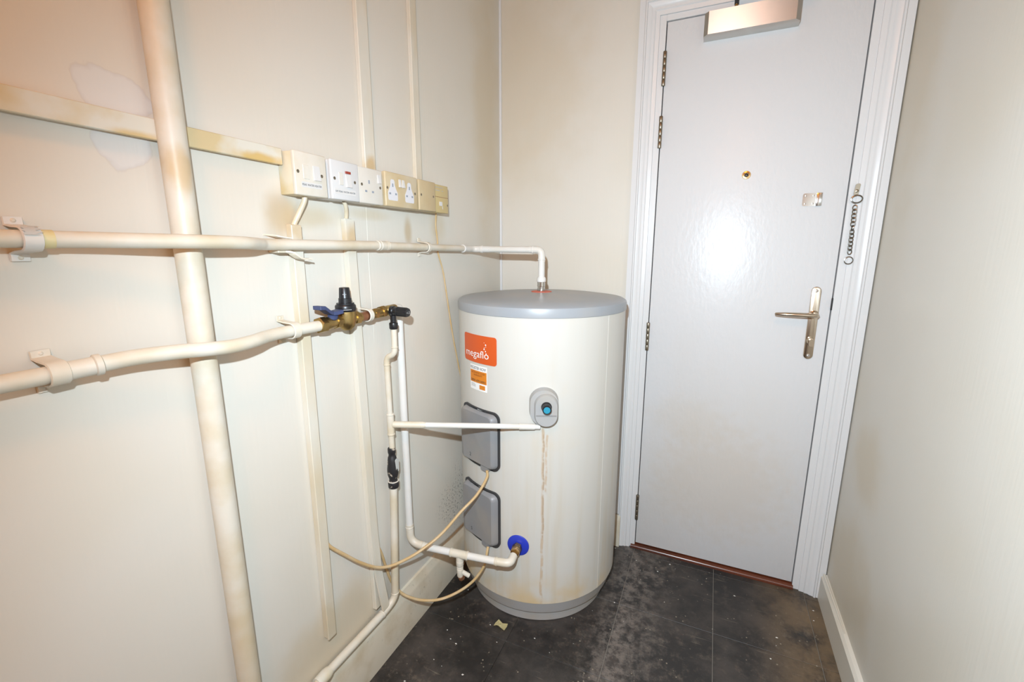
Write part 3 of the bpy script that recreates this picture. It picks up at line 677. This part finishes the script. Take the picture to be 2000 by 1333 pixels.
# broken clip, hanging open over the trunking
bc = tag(empty('broken_pipe_clip', (.0, -1.09, 1.235)), 'broken open pipe clip curling over the trunking under the upper pipe', 'pipe clip', 'painted pipe clips on the wall')
def ribbon(pts, wv, th=.0022):
    bm = B(); P = spline(pts, 5); rows = []
    for p in P: rows.append([bm.verts.new(p + Vector(d)) for d in ((-wv[0] / 2, -wv[1] / 2, 0), (wv[0] / 2, wv[1] / 2, 0), (wv[0] / 2, wv[1] / 2, th), (-wv[0] / 2, -wv[1] / 2, th))])
    for a, b in zip(rows, rows[1:]):
        for k in range(4): bm.faces.new((a[k], a[(k + 1) % 4], b[(k + 1) % 4], b[k]))
    bm.faces.new(rows[0]); bm.faces.new(rows[-1][::-1]); bmesh.ops.recalc_face_normals(bm, faces=bm.faces[:]); return bm
build('upper_foot', ribbon([(.003, -1.118, 1.2745), (.015, -1.110, 1.2725), (.026, -1.095, 1.2685), (.030, -1.080, 1.2675)], (.010, .006)), M_PIPE, bc, smooth=50)
build('curled_strap', ribbon([(.010, -1.110, 1.2400), (.030, -1.088, 1.2385), (.036, -1.080, 1.2325), (.038, -1.072, 1.2265), (.038, -1.060, 1.2235), (.038, -1.050, 1.2240), (.038, -1.042, 1.2230)], (.014, .004), .0035), M_PIPE, bc, smooth=50)
bm = box(B(), .001, .030, -1.112, -1.080, 1.2385, 1.2435, .001, 1); build('lower_foot', bm, M_PIPE, bc)

# ------------------------------------------------------------------ pressure reducing valve
def hexnut(bm, c, ax, af, h, ph=0.3):
    r = af / math.sqrt(3) ; c = Vector(c); a = Vector(ax).normalized(); lathe(bm, c - a * h / 2, a, [(r * .93, 0), (r, .0015), (r, h - .0015), (r * .93, h)], 6, ph)
Y = (0, 1, 0); vx, vz = .040, 1.0785
prv = tag(empty('pressure_reducing_valve', (vx, -.95, 1.05)), 'brass pressure reducing valve with black cap and blue lever', 'valve')
bm = B(); hexnut(bm, (vx, -1.028, vz - .001), Y, .0330, .017); build('compression_nut', bm, M_BRASS, prv, smooth=20)
bm = B(); lathe(bm, (vx, -1.0195, vz), Y, [(.0155, 0), (.0160, .004), (.0150, .012), (.0132, .026), (.0132, .033)], 24); build('inlet_body', bm, M_BRASS, prv)
bm = B(); hexnut(bm, (vx, -.981, vz), Y, .0300, .014); build('union_nut', bm, M_BRASS, prv, smooth=20)
bm = B(); lathe(bm, (vx, -.951, 1.0535), (0, 0, 1), [(.003, 0), (.011, .001), (.0195, .009), (.0225, .021), (.0225, .0465)], 28); tube(bm, [(vx, -.976, vz), (vx, -.924, vz)], .0128, 20)
build('bowl', bm, M_BRASS, prv)
bm = B(); lathe(bm, (vx, -.951, 1.0995), (0, 0, 1), [(.0225, 0), (.0230, .001), (.0242, .003), (.0242, .0135), (.0222, .0165), (.0205, .017), (.0205, .0205), (.0152, .021), (.0150, .0315), (.0136, .0325), (.0134, .0335), (.0120, .0555), (.0110, .0572), (.007, .0578), (.001, .0572)], 32)
capo = build('black_cap', bm, M_BLACK, prv)
bm = B(); fc = lambda u, v, d: Vector((vx + d * math.cos(u), -.951 + d * math.sin(u), v))
put_text(bm, '--- -', lambda u, v, d: fc(R(-48) + u / .013, v, d), -.004, 1.1405, .0135, width=.008, height=.0014)
for k in range(26):
    a0 = R(-95 + k * 3.2); a1 = a0 + R(2.2); bm.faces.new([bm.verts.new(fc(a, v, .0246)) for a, v in ((a0, 1.1045), (a1, 1.1045), (a1, 1.1060), (a0, 1.1060))])
build('lettering', bm, M_INKG, capo, smooth=None)
lev = tag(empty('lever', (vx + .02, -1.0, 1.10)), 'blue butterfly lever', None); lev.parent = prv; lev.location = Vector((vx + .02, -1.0, 1.10)) - wloc(prv)
bm = B(); lathe(bm, (vx + .004, -.998, 1.087), (.25, 0, 1), [(.009, 0), (.0115, .003), (.0115, .010), (.006, .014)], 16); build('hub', bm, M_FLANGE if False else M_BLUE, lev)
def wing(pts, wv):
    bm = B(); rows = []
    for p in pts:
        p = Vector(p); rows.append([bm.verts.new(p + Vector(d)) for d in ((-wv, 0, -.0045), (wv, 0, -.0045), (wv, 0, .0045), (-wv, 0, .0045))])
    for a, b in zip(rows, rows[1:]):
        for k in range(4): bm.faces.new((a[k], a[(k + 1) % 4], b[(k + 1) % 4], b[k]))
    bm.faces.new(rows[0]); bm.faces.new(rows[-1][::-1]); bmesh.ops.recalc_face_normals(bm, faces=bm.faces[:]); bmesh.ops.bevel(bm, geom=bm.edges[:], offset=.0009, segments=1, affect='EDGES'); return bm
build('lever_wing', wing([(.052, -1.048, 1.1190), (.052, -1.034, 1.1180), (.048, -1.014, 1.1050), (.046, -1.004, 1.1020)], .0120), M_BLUE, lev, smooth=30)
build('lever_wing', wing([(.046, -1.006, 1.1020), (.048, -.998, 1.1015), (.052, -.982, 1.1040)], .0125), M_BLUE, lev, smooth=30)
bm = B(); hexnut(bm, (vx, -.919, vz), Y, .0290, .014); lathe(bm, (vx, -.912, vz), Y, [(.0130, 0), (.0130, .006), (.0120, .008)], 20); build('outlet_nut', bm, M_BRASS, prv, smooth=20)
bm = B(); tube(bm, [(vx, -.906, vz), (vx, -.868, vz + .001)], .0115, 20); build('copper_stub', bm, M_COPPER, prv)
clip(-.876, 1.080, .040, .0118, .014, 'paint-splashed clip on the bare copper between the brass fittings')
# tee and pressure relief valve
prl = tag(empty('pressure_relief_valve', (.05, -.80, 1.03)), 'black capped pressure relief valve on a brass elbow', 'valve')
bm = B(); tube(bm, [(vx, -.868, vz + .001), (vx, -.845, vz + .002)], .0125, 20); hexnut(bm, (vx, -.851, vz + .002), Y, .0255, .012); lathe(bm, (vx, -.846, 1.0805), Y, [(.0125, 0), (.0132, .003), (.0132, .022)], 20); build('brass_adaptor', bm, M_BRASS, prl, smooth=25)
bm = B(); tube(bm, [(vx, -.830, 1.082), (vx - .002, -.768, 1.083)], .0138, 22); lathe(bm, (vx + .002, -.799, 1.0825), (1, 0, 0), [(.0148, 0), (.0148, .010), (.0130, .012)], 22)
hexnut(bm, (vx, -.822, 1.082), Y, .029, .013); build('brass_tee', bm, M_BRASS, prl, smooth=25)
bm = B(); X = (1, 0, -.03)
lathe(bm, (vx + .012, -.799, 1.0825), X, [(.0125, 0), (.0138, .001), (.0138, .010), (.0120, .012), (.0120, .020), (.0130, .021), (.0130, .024), (.0115, .025), (.0118, .038), (.0121, .053), (.0110, .056), (.001, .0562)], 28)
rc = build('black_cap', bm, M_BLACK, prl)
bm = B()
for k in range(18):
    a = 2 * math.pi * k / 18; tube(bm, [(vx + .038, -.799 + .0117 * math.cos(a), 1.0817 + .0117 * math.sin(a)), (vx + .064, -.799 + .0120 * math.cos(a), 1.0809 + .0120 * math.sin(a))], .0009, 5)
build('grip_ribs', bm, M_BLACK, rc)
bm = B(); put_text(bm, '<-S', lambda u, v, d: Vector((d, -.799 + u, 1.0803 + v)), -.007, -.004, vx + .0686, width=.014, height=.008); build('lettering', bm, M_INKG, rc, smooth=None)
bm = B(); lathe(bm, (.0575, -.799, 1.070), (0, 0, -1), [(.0080, 0), (.0080, .018), (.0112, .020), (.0118, .022), (.0118, .034), (.0108, .037)], 22); build('outlet_nut', bm, M_BLACK, prl)

# ------------------------------------------------------------------ discharge pipes and tundish
dp = tag(empty('discharge_pipe', (.03, -.80, .68)), 'narrow cream pipe dropping from the relief valve to the black tundish', 'pipe')
pts = fillet([(.0575, -.799, 1.038), (.0575, -.800, .963), (.0300, -.803, .951), (.0300, -.801, .665)], .016, 7)
bm = B(); tube(bm, pts, .0081, 16); build('pipe_run', bm, M_PIPE, dp)
for cc in ((.0575, -.7998, .982), (.0300, -.803, .930)):
    bm = B(); collar(bm, cc, (0, 0, 1), .0084, .004, .0012); build('elbow_rim', bm, M_PIPE, dp)
bm = B(); tube(bm, [(.030, -.801, .783), (.030, -.801, .722)], .0102, 18); collar(bm, (.030, -.801, .783), (0, 0, 1), .0100, .006, .0012); collar(bm, (.030, -.801, .723), (0, 0, 1), .0100, .006, .0012); build('tee_fitting', bm, M_PIPE, dp)
br = tag(empty('valve_branch_pipe', (.2, -.70, .74)), 'thin horizontal cream pipe from the tee to the cylinder relief valve', 'pipe')
bm = B(); tube(bm, [(.036, -.798, .752), (.112, -.757, .748)], .0098, 18); tube(bm, [(.108, -.759, .748), (.118, -.754, .748)], [.0098, .0085], 18); build('sleeve', bm, M_PIPE, br)
bm = B(); tube(bm, [(.112, -.757, .748), (.250, -.6705, .736), (.404, -.578, .7240)], .0080, 16); build('pipe_run', bm, M_PIPEW, br)
bm = B(); tube(bm, [(.350, -.6105, .728), (.390, -.5865, .7250)], .0095, 16); build('end_sleeve', bm, M_PIPEW, br)
td = tag(empty('tundish', (.03, -.80, .555)), 'worn black plastic tundish on the vertical discharge pipe', 'tundish')
bm = B(); lathe(bm, (.030, -.8035, .556), (0, 0, 1), [(.0135, 0), (.0155, .003), (.0158, .016), (.0145, .020), (.0118, .023), (.0118, .030), (.0150, .040), (.0162, .050), (.0160, .058), (.0140, .082), (.0120, .097), (.0098, .101), (.0098, .108), (.0112, .110), (.0115, .122), (.0105, .125)], 24); build('housing', bm, M_WORN, td)
bm = B(); prism(bm, [(-.8000 + u, .628 + v) for u, v in rrect(.014, .040, .006)], on_left, .038, .0455); build('window', bm, M_BARE, td)
bm = B(); collar(bm, (.030, -.8035, .577), (0, 0, 1), .0150, .002, .0012); build('painted_rim', bm, M_PIPE, td)
dl = tag(empty('lower_discharge_pipe', (.03, -.83, .17)), 'cream pipe below the tundish turning along the skirting top', 'pipe')
pts = fillet([(.030, -.8045, .556), (.030, -.826, .198), (.022, -.862, .1775), (.0195, -1.09, .1770), (.0320, -1.235, .1770), (.0320, -1.240, .0)], [.030, .02, .02, .02], 8)
bm = B(); tube(bm, pts, .0112, 18); build('pipe_run', bm, M_PIPE, dl)
bm = B(); collar(bm, (.030, -.8250, .214), (0, -.05, 1), .0112, .005, .0014); build('elbow_rim', bm, M_PIPE, dl); bm = B(); collar(bm, (.0215, -.878, .1773), (0, 1, 0), .0112, .005, .0012); build('elbow_rim', bm, M_PIPE, dl)
bm = B(); tube(bm, [(.0200, -1.120, .1770), (.0200, -1.092, .1772), (.0200, -1.080, .1772)], [.0150, .0165, .0135], 12); pc = build('paint_clotted_clip', bm, M_TRUNKY); tag(pc, 'paint-clotted clip holding the pipe on the skirting top', 'pipe clip', 'painted pipe clips on the wall')

# ------------------------------------------------------------------ cylinder feed pipe
fp = tag(empty('cylinder_feed_pipe', (.02, -.727, .30)), 'white pipe down the wall to the blue flanged cylinder inlet', 'pipe')
bm = B(); tube(bm, fillet([(.036, -.775, 1.083), (.026, -.727, 1.083), (.0200, -.727, 1.05), (.0200, -.727, .375)], [.02, .012]), .0114, 18); build('vertical_run', bm, M_PIPEW, fp)
bm = B(); tube(bm, fillet([(.0200, -.727, .385), (.0210, -.727, .322), (.085, -.7175, .313)], .030, 8), .0124, 18); collar(bm, (.0200, -.727, .375), (0, 0, 1), .0122, .005); collar(bm, (.066, -.7205, .3155), (1, .15, -.13), .0122, .006); build('elbow', bm, M_PIPE, fp)
bm = B(); tube(bm, [(.080, -.7183, .3135), (.200, -.6985, .309), (.325, -.6775, .3065)], .0112, 18); build('horizontal_run', bm, M_PIPEW, fp)
bm = B(); tube(bm, [(.158, -.7055, .3105), (.216, -.6960, .3085)], .0128, 18); collar(bm, (.160, -.7052, .3104), (1, .16, 0), .0124, .006, .0016); collar(bm, (.213, -.6964, .3086), (1, .16, 0), .0124, .006, .0016); tube(bm, [(.187, -.701, .309), (.188, -.701, .283)], .0112, 16); build('tee', bm, M_PIPE, fp)
inp = F2(0, .308, TR + .054)
bm = B(); tube(bm, fillet([(.300, -.6815, .3068), (.3485, -.6720, .3068), inp], .026, 8), .0124, 18); collar(bm, (.306, -.6805, .3068), (1, .18, 0), .0122, .006, .0014); build('end_elbow', bm, M_PIPE, fp)
bm = B(); hexnut(bm, F2(0, .308, TR + .0145), n2, .028, .014); lathe(bm, F2(0, .308, TR + .020), n2, [(.0150, 0), (.0150, .010), (.0135, .012)], 20); build('inlet_nut', bm, M_BRASS, fp, smooth=25)
bm = B(); lathe(bm, F2(0, .308, TR + .031), n2, [(.0140, 0), (.0148, .002), (.0148, .008), (.0130, .011)], 20); build('olive_ring', bm, M_BRASSB, fp)
dk = tag(empty('drain_cock', (.188, -.70, .21)), 'small cream drain cock hanging under the feed pipe tee', 'drain cock')
bm = B(); lathe(bm, (.188, -.701, .286), (0, 0, -1), [(.0118, 0), (.0118, .014), (.0098, .018), (.0108, .021), (.0090, .024), (.0105, .027), (.0100, .036), (.0098, .052), (.0075, .056)], 16); build('body', bm, M_PIPE, dk)
bm = B(); tube(bm, [(.190, -.700, .250), (.203, -.694, .240), (.213, -.689, .232)], [.0070, .0072, .0070], 14); build('spout', bm, M_PIPE, dk)
bm = B(); hexnut(bm, (.192, -.700, .226), (.4, .2, -1), .016, .012); build('gland_nut', bm, M_RED if False else M_COPPER, dk, smooth=20)

# ------------------------------------------------------------------ trunking
def trunk(name, label, parts, m, group='plastic cable trunking on the wall'):
    o = None
    for i, (nm, x0, x1, y0, y1, z0, z1, sh) in enumerate(parts):
        bm = box(B(), x0, x1, y0, y1, z0, z1, .0012, 1)
        for v in bm.verts: v.co.y += sh * (z1 - v.co.z) / max(z1 - z0, 1e-6)
        if i == 0: root = empty(name, ((x0 + x1) / 2, (y0 + y1) / 2, z0))
        build(nm, bm, m, root, smooth=30)
    return tag(root, label, 'cable trunking', group)
trunk('cable_trunking', 'horizontal yellowed trunking strip ending at the peak heater switch', [('channel', 0, .014, -2.3, -1.0715, 1.4170, 1.4460, 0), ('cover', .0125, .0185, -2.3, -1.071, 1.4155, 1.4475, 0)], M_TRUNKY)
trunk('cable_trunking', 'vertical trunking under the peak heater switch, ending above the skirting', [('channel', 0, .014, -1.0635, -1.0405, .262, 1.2985, -.006), ('cover', .0125, .0185, -1.0650, -1.0390, .260, 1.2970, -.006)], M_TRUNK)
t2 = trunk('cable_trunking', 'vertical trunking under the off peak switch with its cover springing loose', [('channel', 0, .014, -.9060, -.8815, .200, 1.3200, .014)], M_TRUNK)
bm = B(); rows = []
for z, xo, ys_ in ((1.3180, 0, 0), (1.0, 0, .003), (.45, 0, .011), (.32, .003, .015), (.191, .012, .027)):
    rows.append([bm.verts.new(p) for p in ((.0125 + xo, -.9072 + ys_, z), (.0185 + xo, -.9072 + ys_, z), (.0185 + xo, -.8800 + ys_, z), (.0125 + xo, -.8800 + ys_, z))])
for a, b in zip(rows, rows[1:]):
    for k in range(4): bm.faces.new((a[k], a[(k + 1) % 4], b[(k + 1) % 4], b[k]))
bm.faces.new(rows[0]); bm.faces.new(rows[-1][::-1]); bmesh.ops.recalc_face_normals(bm, faces=bm.faces[:]); build('cover', bm, M_TRUNK, t2, smooth=30)
trunk('cable_trunking', 'vertical trunking with chipped paint coming down onto the single socket', [('channel', 0, .010, -.8185, -.7835, 1.441, H, 0), ('cover', .009, .0135, -.8200, -.7820, 1.441, H, 0)], M_TRUNK)
trunk('cable_trunking', 'slim vertical trunking coming down beside the blank plate', [('channel', 0, .010, -.6035, -.5775, 1.440, H, 0), ('cover', .009, .0135, -.6050, -.5760, 1.440, H, 0)], M_TRUNK)

# ------------------------------------------------------------------ switches and sockets
def plate_box(name, label, y0, y1, z0, z1, x1, mb, mp, cat):
    o = tag(empty(name, (0, (y0 + y1) / 2, z0)), label, cat, 'switch and socket boxes in a row')
    build('back_box', box(B(), .0, x1 - .008, y0 + .001, y1 - .001, z0 + .001, z1 - .001, .002, 2), mb, o)
    f = build('plate', box(B(), x1 - .009, x1, y0, y1, z0, z1, .0025, 3), mp, o); return o
def screw(o, y, z, x):
    bm = B(); lathe(bm, (x - .0005, y, z), (1, 0, 0), [(.0036, 0), (.0036, .0006), (.0026, .0006), (.0006, .0018)], 14); build('screw', bm, M_HINGE, o)
def rocker(o, y, z, w_, h_, x, top=.001, bot=.0045, m=PSW):
    bm = B(); pts_ = [(y - w_ / 2, z - h_ / 2, bot), (y + w_ / 2, z - h_ / 2, bot), (y + w_ / 2, z + h_ / 2, top), (y - w_ / 2, z + h_ / 2, top)]
    a = [bm.verts.new((x - .001, p[0], p[1])) for p in pts_]; b = [bm.verts.new((x + p[2], p[0], p[1])) for p in pts_]
    for k in range(4): bm.faces.new((a[k], a[(k + 1) % 4], b[(k + 1) % 4], b[k]))
    bm.faces.new(a[::-1]); bm.faces.new(b); bmesh.ops.recalc_face_normals(bm, faces=bm.faces[:]); return build('rocker', bm, m, o, smooth=None)
def hole(o, y, z, w_, h_, x, m=PHOLE): return build('pin_hole', box(B(), x - .002, x + .0004, y - w_ / 2, y + w_ / 2, z - h_ / 2, z + h_ / 2), m, o, smooth=None)
z0, z1 = 1.3570, 1.4445
x = .047; s1 = plate_box('switch_box', 'deep white switch box labelled peak water heater', -1.069, -.9845, z0, z1, x, P1S, P1, 'switch')
fr = build('blank_insert', box(B(), x - .001, x + .0012, -1.048, -1.0325, 1.3905, 1.4185, .0005, 1), P1, s1)
rocker(s1, -1.013, 1.405, .0165, .030, x); screw(s1, -1.0605, 1.4035, x); screw(s1, -.9985, 1.4015, x)
build('name_strip', box(B(), x - .0005, x + .0004, -1.054, -1.0005, 1.3735, 1.3845), PSW, s1, smooth=None)
bm = B(); put_text(bm, 'PEAK WATER HEATER', on_left, -1.0525, 1.3768, x + .0007, width=.0505, height=.0042); build('lettering', bm, M_INK, s1, smooth=None)
x = .053; s2 = plate_box('switch_box', 'bright white neon switch labelled off peak water heater', -.9775, -.8920, z0, z1 - .002, x, P2, P2, 'switch')
build('blank_insert', box(B(), x - .001, x + .0012, -.9555, -.9425, 1.3895, 1.4165, .0005, 1), P3, s2)
rocker(s2, -.9265, 1.4005, .0150, .028, x); build('neon', box(B(), x - .001, x + .0022, -.9350, -.9190, 1.4160, 1.4215, .0004, 1), PNEON, s2); screw(s2, -.9680, 1.4020, x); screw(s2, -.9055, 1.4000, x)
build('name_strip', box(B(), x - .0005, x + .0004, -.9700, -.9050, 1.3690, 1.3810), PSW, s2, smooth=None)
bm = B(); put_text(bm, 'OFF PEAK WATER HEATER', on_left, -.9685, 1.3730, x + .0007, width=.0615, height=.0038); build('lettering', bm, M_INK, s2, smooth=None)
x = .050; s3 = plate_box('socket_box', 'off white single switched socket under the chipped trunking', -.8905, -.8035, z0, z1 - .003, x, P3, P3, 'socket')
hole(s3, -.8535, 1.4085, .0045, .0085, x); hole(s3, -.8655, 1.3860, .0070, .0048, x); hole(s3, -.8415, 1.3860, .0070, .0048, x); rocker(s3, -.8175, 1.4195, .0095, .021, x); screw(s3, -.8790, 1.4005, x); screw(s3, -.8130, 1.3990, x)
x = .055; s4 = plate_box('socket_box', 'nicotine-stained double socket with clean plug-shaped patches', -.7985, -.6610, z0, z1 - .001, x, P4, P4, 'socket')
for yc in (-.7700, -.6990):
    o_ = [(-.0175, -.026), (.0175, -.026), (.0195, -.022), (.0195, -.006), (.012, .006), (.0085, .014), (.0085, .022), (.005, .027), (-.005, .027), (-.0085, .022), (-.0085, .014), (-.012, .006), (-.0195, -.006), (-.0195, -.022)]
    bm = B(); prism(bm, [(yc + u, 1.3985 + v) for u, v in o_], on_left, x - .0005, x + .0003); build('clean_patch', bm, PCLEAN, s4, smooth=None)
    hole(s4, yc, 1.4110, .0045, .0085, x + .0004); hole(s4, yc - .012, 1.3895, .0068, .0048, x + .0004); hole(s4, yc + .012, 1.3895, .0068, .0048, x + .0004)
rocker(s4, -.7400, 1.4190, .0085, .020, x); rocker(s4, -.7255, 1.4190, .0085, .020, x); screw(s4, -.7910, 1.4030, x); screw(s4, -.6730, 1.3995, x)
x = .0555; s5 = plate_box('blank_plate_box', 'tan blank cover plate between the double socket and the telephone socket', -.6535, -.5705, z0 + .001, z1 - .002, x, P5, P5, 'cover plate'); screw(s5, -.6435, 1.4010, x); screw(s5, -.5820, 1.4010, x)
x = .048; s6 = plate_box('telephone_socket', 'yellowed telephone socket at the end of the row', -.5690, -.4880, z0 + .001, z1 - .003, x, P6, P6, 'socket')
build('split_line', box(B(), x - .001, x + .0003, -.5680, -.4890, 1.4045, 1.4055), M_INKR, s6, smooth=None)
build('jack', box(B(), x - .001, x + .0012, -.5390, -.5235, 1.3790, 1.3915, .0004, 1), PSW, s6); build('label_tab', box(B(), x - .0005, x + .0006, -.5230, -.5205, 1.3700, 1.3785), PSW, s6, smooth=None)
bm = B(); put_text(bm, 'openreach', on_left, -.5665, 1.4285, x + .0005, width=.0480, height=.0085); bm.faces.new([bm.verts.new(on_left(u, v, x + .0005)) for u, v in ((-.5665, 1.4230), (-.5350, 1.4230), (-.5350, 1.4250), (-.5665, 1.4250))]); bm.faces.new([bm.verts.new(on_left(u, v, x + .0005)) for u, v in ((-.5260, 1.4230), (-.5160, 1.4230), (-.5160, 1.4245), (-.5260, 1.4245))]); build('lettering', bm, M_INKG, s6, smooth=None)
for yy in (-.5665, -.4925): screw(s6, yy, 1.3830, x)

# ------------------------------------------------------------------ cables
def cable(name, pts, r, m, label, group='cream flexes and cables'):
    bm = B(); tube(bm, spline(pts, 8), r, 10); return tag(build(name, bm, m), label, 'cable', group)
cable('switch_cable', [(.022, -1.026, 1.359), (.020, -1.029, 1.345), (.014, -1.040, 1.320), (.0085, -1.050, 1.297), (.0085, -1.051, 1.285)], .0056, M_CABLEW, 'short bent cable from the peak heater switch into its trunking')
cable('switch_cable', [(.022, -.913, 1.3585), (.020, -.906, 1.348), (.013, -.898, 1.332), (.0085, -.896, 1.317), (.0085, -.896, 1.305)], .0048, M_CABLEW, 'short curved cable from the off peak switch into its trunking')
cable('heater_flex', [(.2345, -.5985, .556), (.2355, -.604, .531), (.213, -.631, .481), (.179, -.672, .438), (.138, -.724, .381), (.100, -.776, .349), (.074, -.818, .338), (.053, -.868, .343), (.040, -.910, .366), (.030, -.958, .412), (.022, -1.000, .462), (.012, -1.034, .505), (.008, -1.045, .53)], .0044, M_CABLE, 'cream flex sagging from the upper heater cover to the longer trunking')
cable('heater_flex', [(.2345, -.5985, .282), (.236, -.611, .262), (.230, -.617, .223), (.201, -.640, .173), (.162, -.674, .143), (.117, -.713, .130), (.076, -.752, .143), (.046, -.783, .170), (.026, -.800, .196), (.012, -.817, .240), (.0075, -.834, .302), (.0070, -.850, .362), (.007, -.875, .42)], .0044, M_CABLE, 'cream flex looping from the lower heater cover near the floor')
cable('telephone_cable', [(.012, -.505, 1.360), (.006, -.500, 1.320), (.0045, -.491, 1.275), (.0045, -.489, 1.234), (.0045, -.463, 1.174), (.0045, -.443, 1.086), (.0045, -.414, .954), (.0045, -.374, .812), (.0045, -.345, .70), (.0045, -.330, .40)], .0026, M_CABLE, 'thin tan telephone cable trailing down the wall behind the cylinder')

# ------------------------------------------------------------------ litter on the floor
def scrap(name, c, size, m, seed, up=.012):
    rnd = random.Random(seed); bm = B(); n = 9; cen = bm.verts.new((c[0], c[1], .003 + up * .5)); ringv = []; mid = []
    for k in range(n):
        a = 2 * math.pi * k / n; r = size * rnd.uniform(.6, 1.15)
        ringv.append(bm.verts.new((c[0] + r * math.cos(a) * 1.25, c[1] + r * math.sin(a) * .8, .0012 + up * rnd.uniform(0, 1))))
        mid.append(bm.verts.new((c[0] + r * .5 * math.cos(a) * 1.25, c[1] + r * .5 * math.sin(a) * .8, .0012 + up * rnd.uniform(.1, .8))))
    for k in range(n):
        bm.faces.new((cen, mid[k], mid[(k + 1) % n])); bm.faces.new((mid[k], ringv[k], ringv[(k + 1) % n], mid[(k + 1) % n]))
    bmesh.ops.solidify(bm, geom=bm.faces[:], thickness=.0006)
    return build(name, bm, m, smooth=None)
ps = scrap('paper_scrap', (.284, -.610, 0), .021, M_PAPER, 5, .014); ps.location.z = .0005
tag(ps, 'crumpled pale yellow paper scrap on the floor in front of the cylinder', 'paper scrap')
bm = B(); rnd = random.Random(9)
for k in range(80):
    x = rnd.uniform(.08, 1.26); y = rnd.uniform(-1.1, -.03); s = rnd.uniform(.0008, .0030) * (1.6 if rnd.random() < .08 else 1)
    if (x - TX) ** 2 + (y - TY) ** 2 < .26 ** 2: continue
    a = rnd.uniform(0, 6.28); vs = [bm.verts.new((x + s * q * math.cos(a + t), y + s * math.sin(a + t), .0004 + .0006 * (i % 2))) for i, (t, q) in enumerate(((0, 1.7), (1.4, 1), (3.0, 1.5), (4.6, 1)))]
    top = bm.verts.new((x, y, .0022)); [bm.faces.new((vs[i], vs[(i + 1) % 4], top)) for i in range(4)]
tag(build('paint_chip_debris', bm, M_FLAKE, smooth=None), 'tiny white paint chips scattered over the dark floor', 'debris', kind='stuff')

# ------------------------------------------------------------------ ceiling lamp (the room's warm light)
cl_ = tag(empty('ceiling_lamp', (.80, -2.25, H - .09)), 'round flush ceiling lamp with warm diffuser', 'lamp')
bm = B(); lathe(bm, (.80, -2.25, H), (0, 0, -1), [(.17, 0), (.17, .02), (.16, .024)], 32); build('lamp_base', bm, M_GLOSS, cl_)
bm = B(); lathe(bm, (.80, -2.25, H - .022), (0, 0, -1), [(.155, 0), (.150, .020), (.12, .045), (.07, .060), (.001, .064)], 32)
ml = bpy.data.materials.new('lamp_diffuser'); ml.use_nodes = True; nb = ml.node_tree.nodes['Principled BSDF']; nb.inputs['Emission Color'].default_value = (*LAMP_C, 1); nb.inputs['Emission Strength'].default_value = LAMP_E; nb.inputs['Base Color'].default_value = (.8, .8, .8, 1)
build('diffuser', bm, ml, cl_)
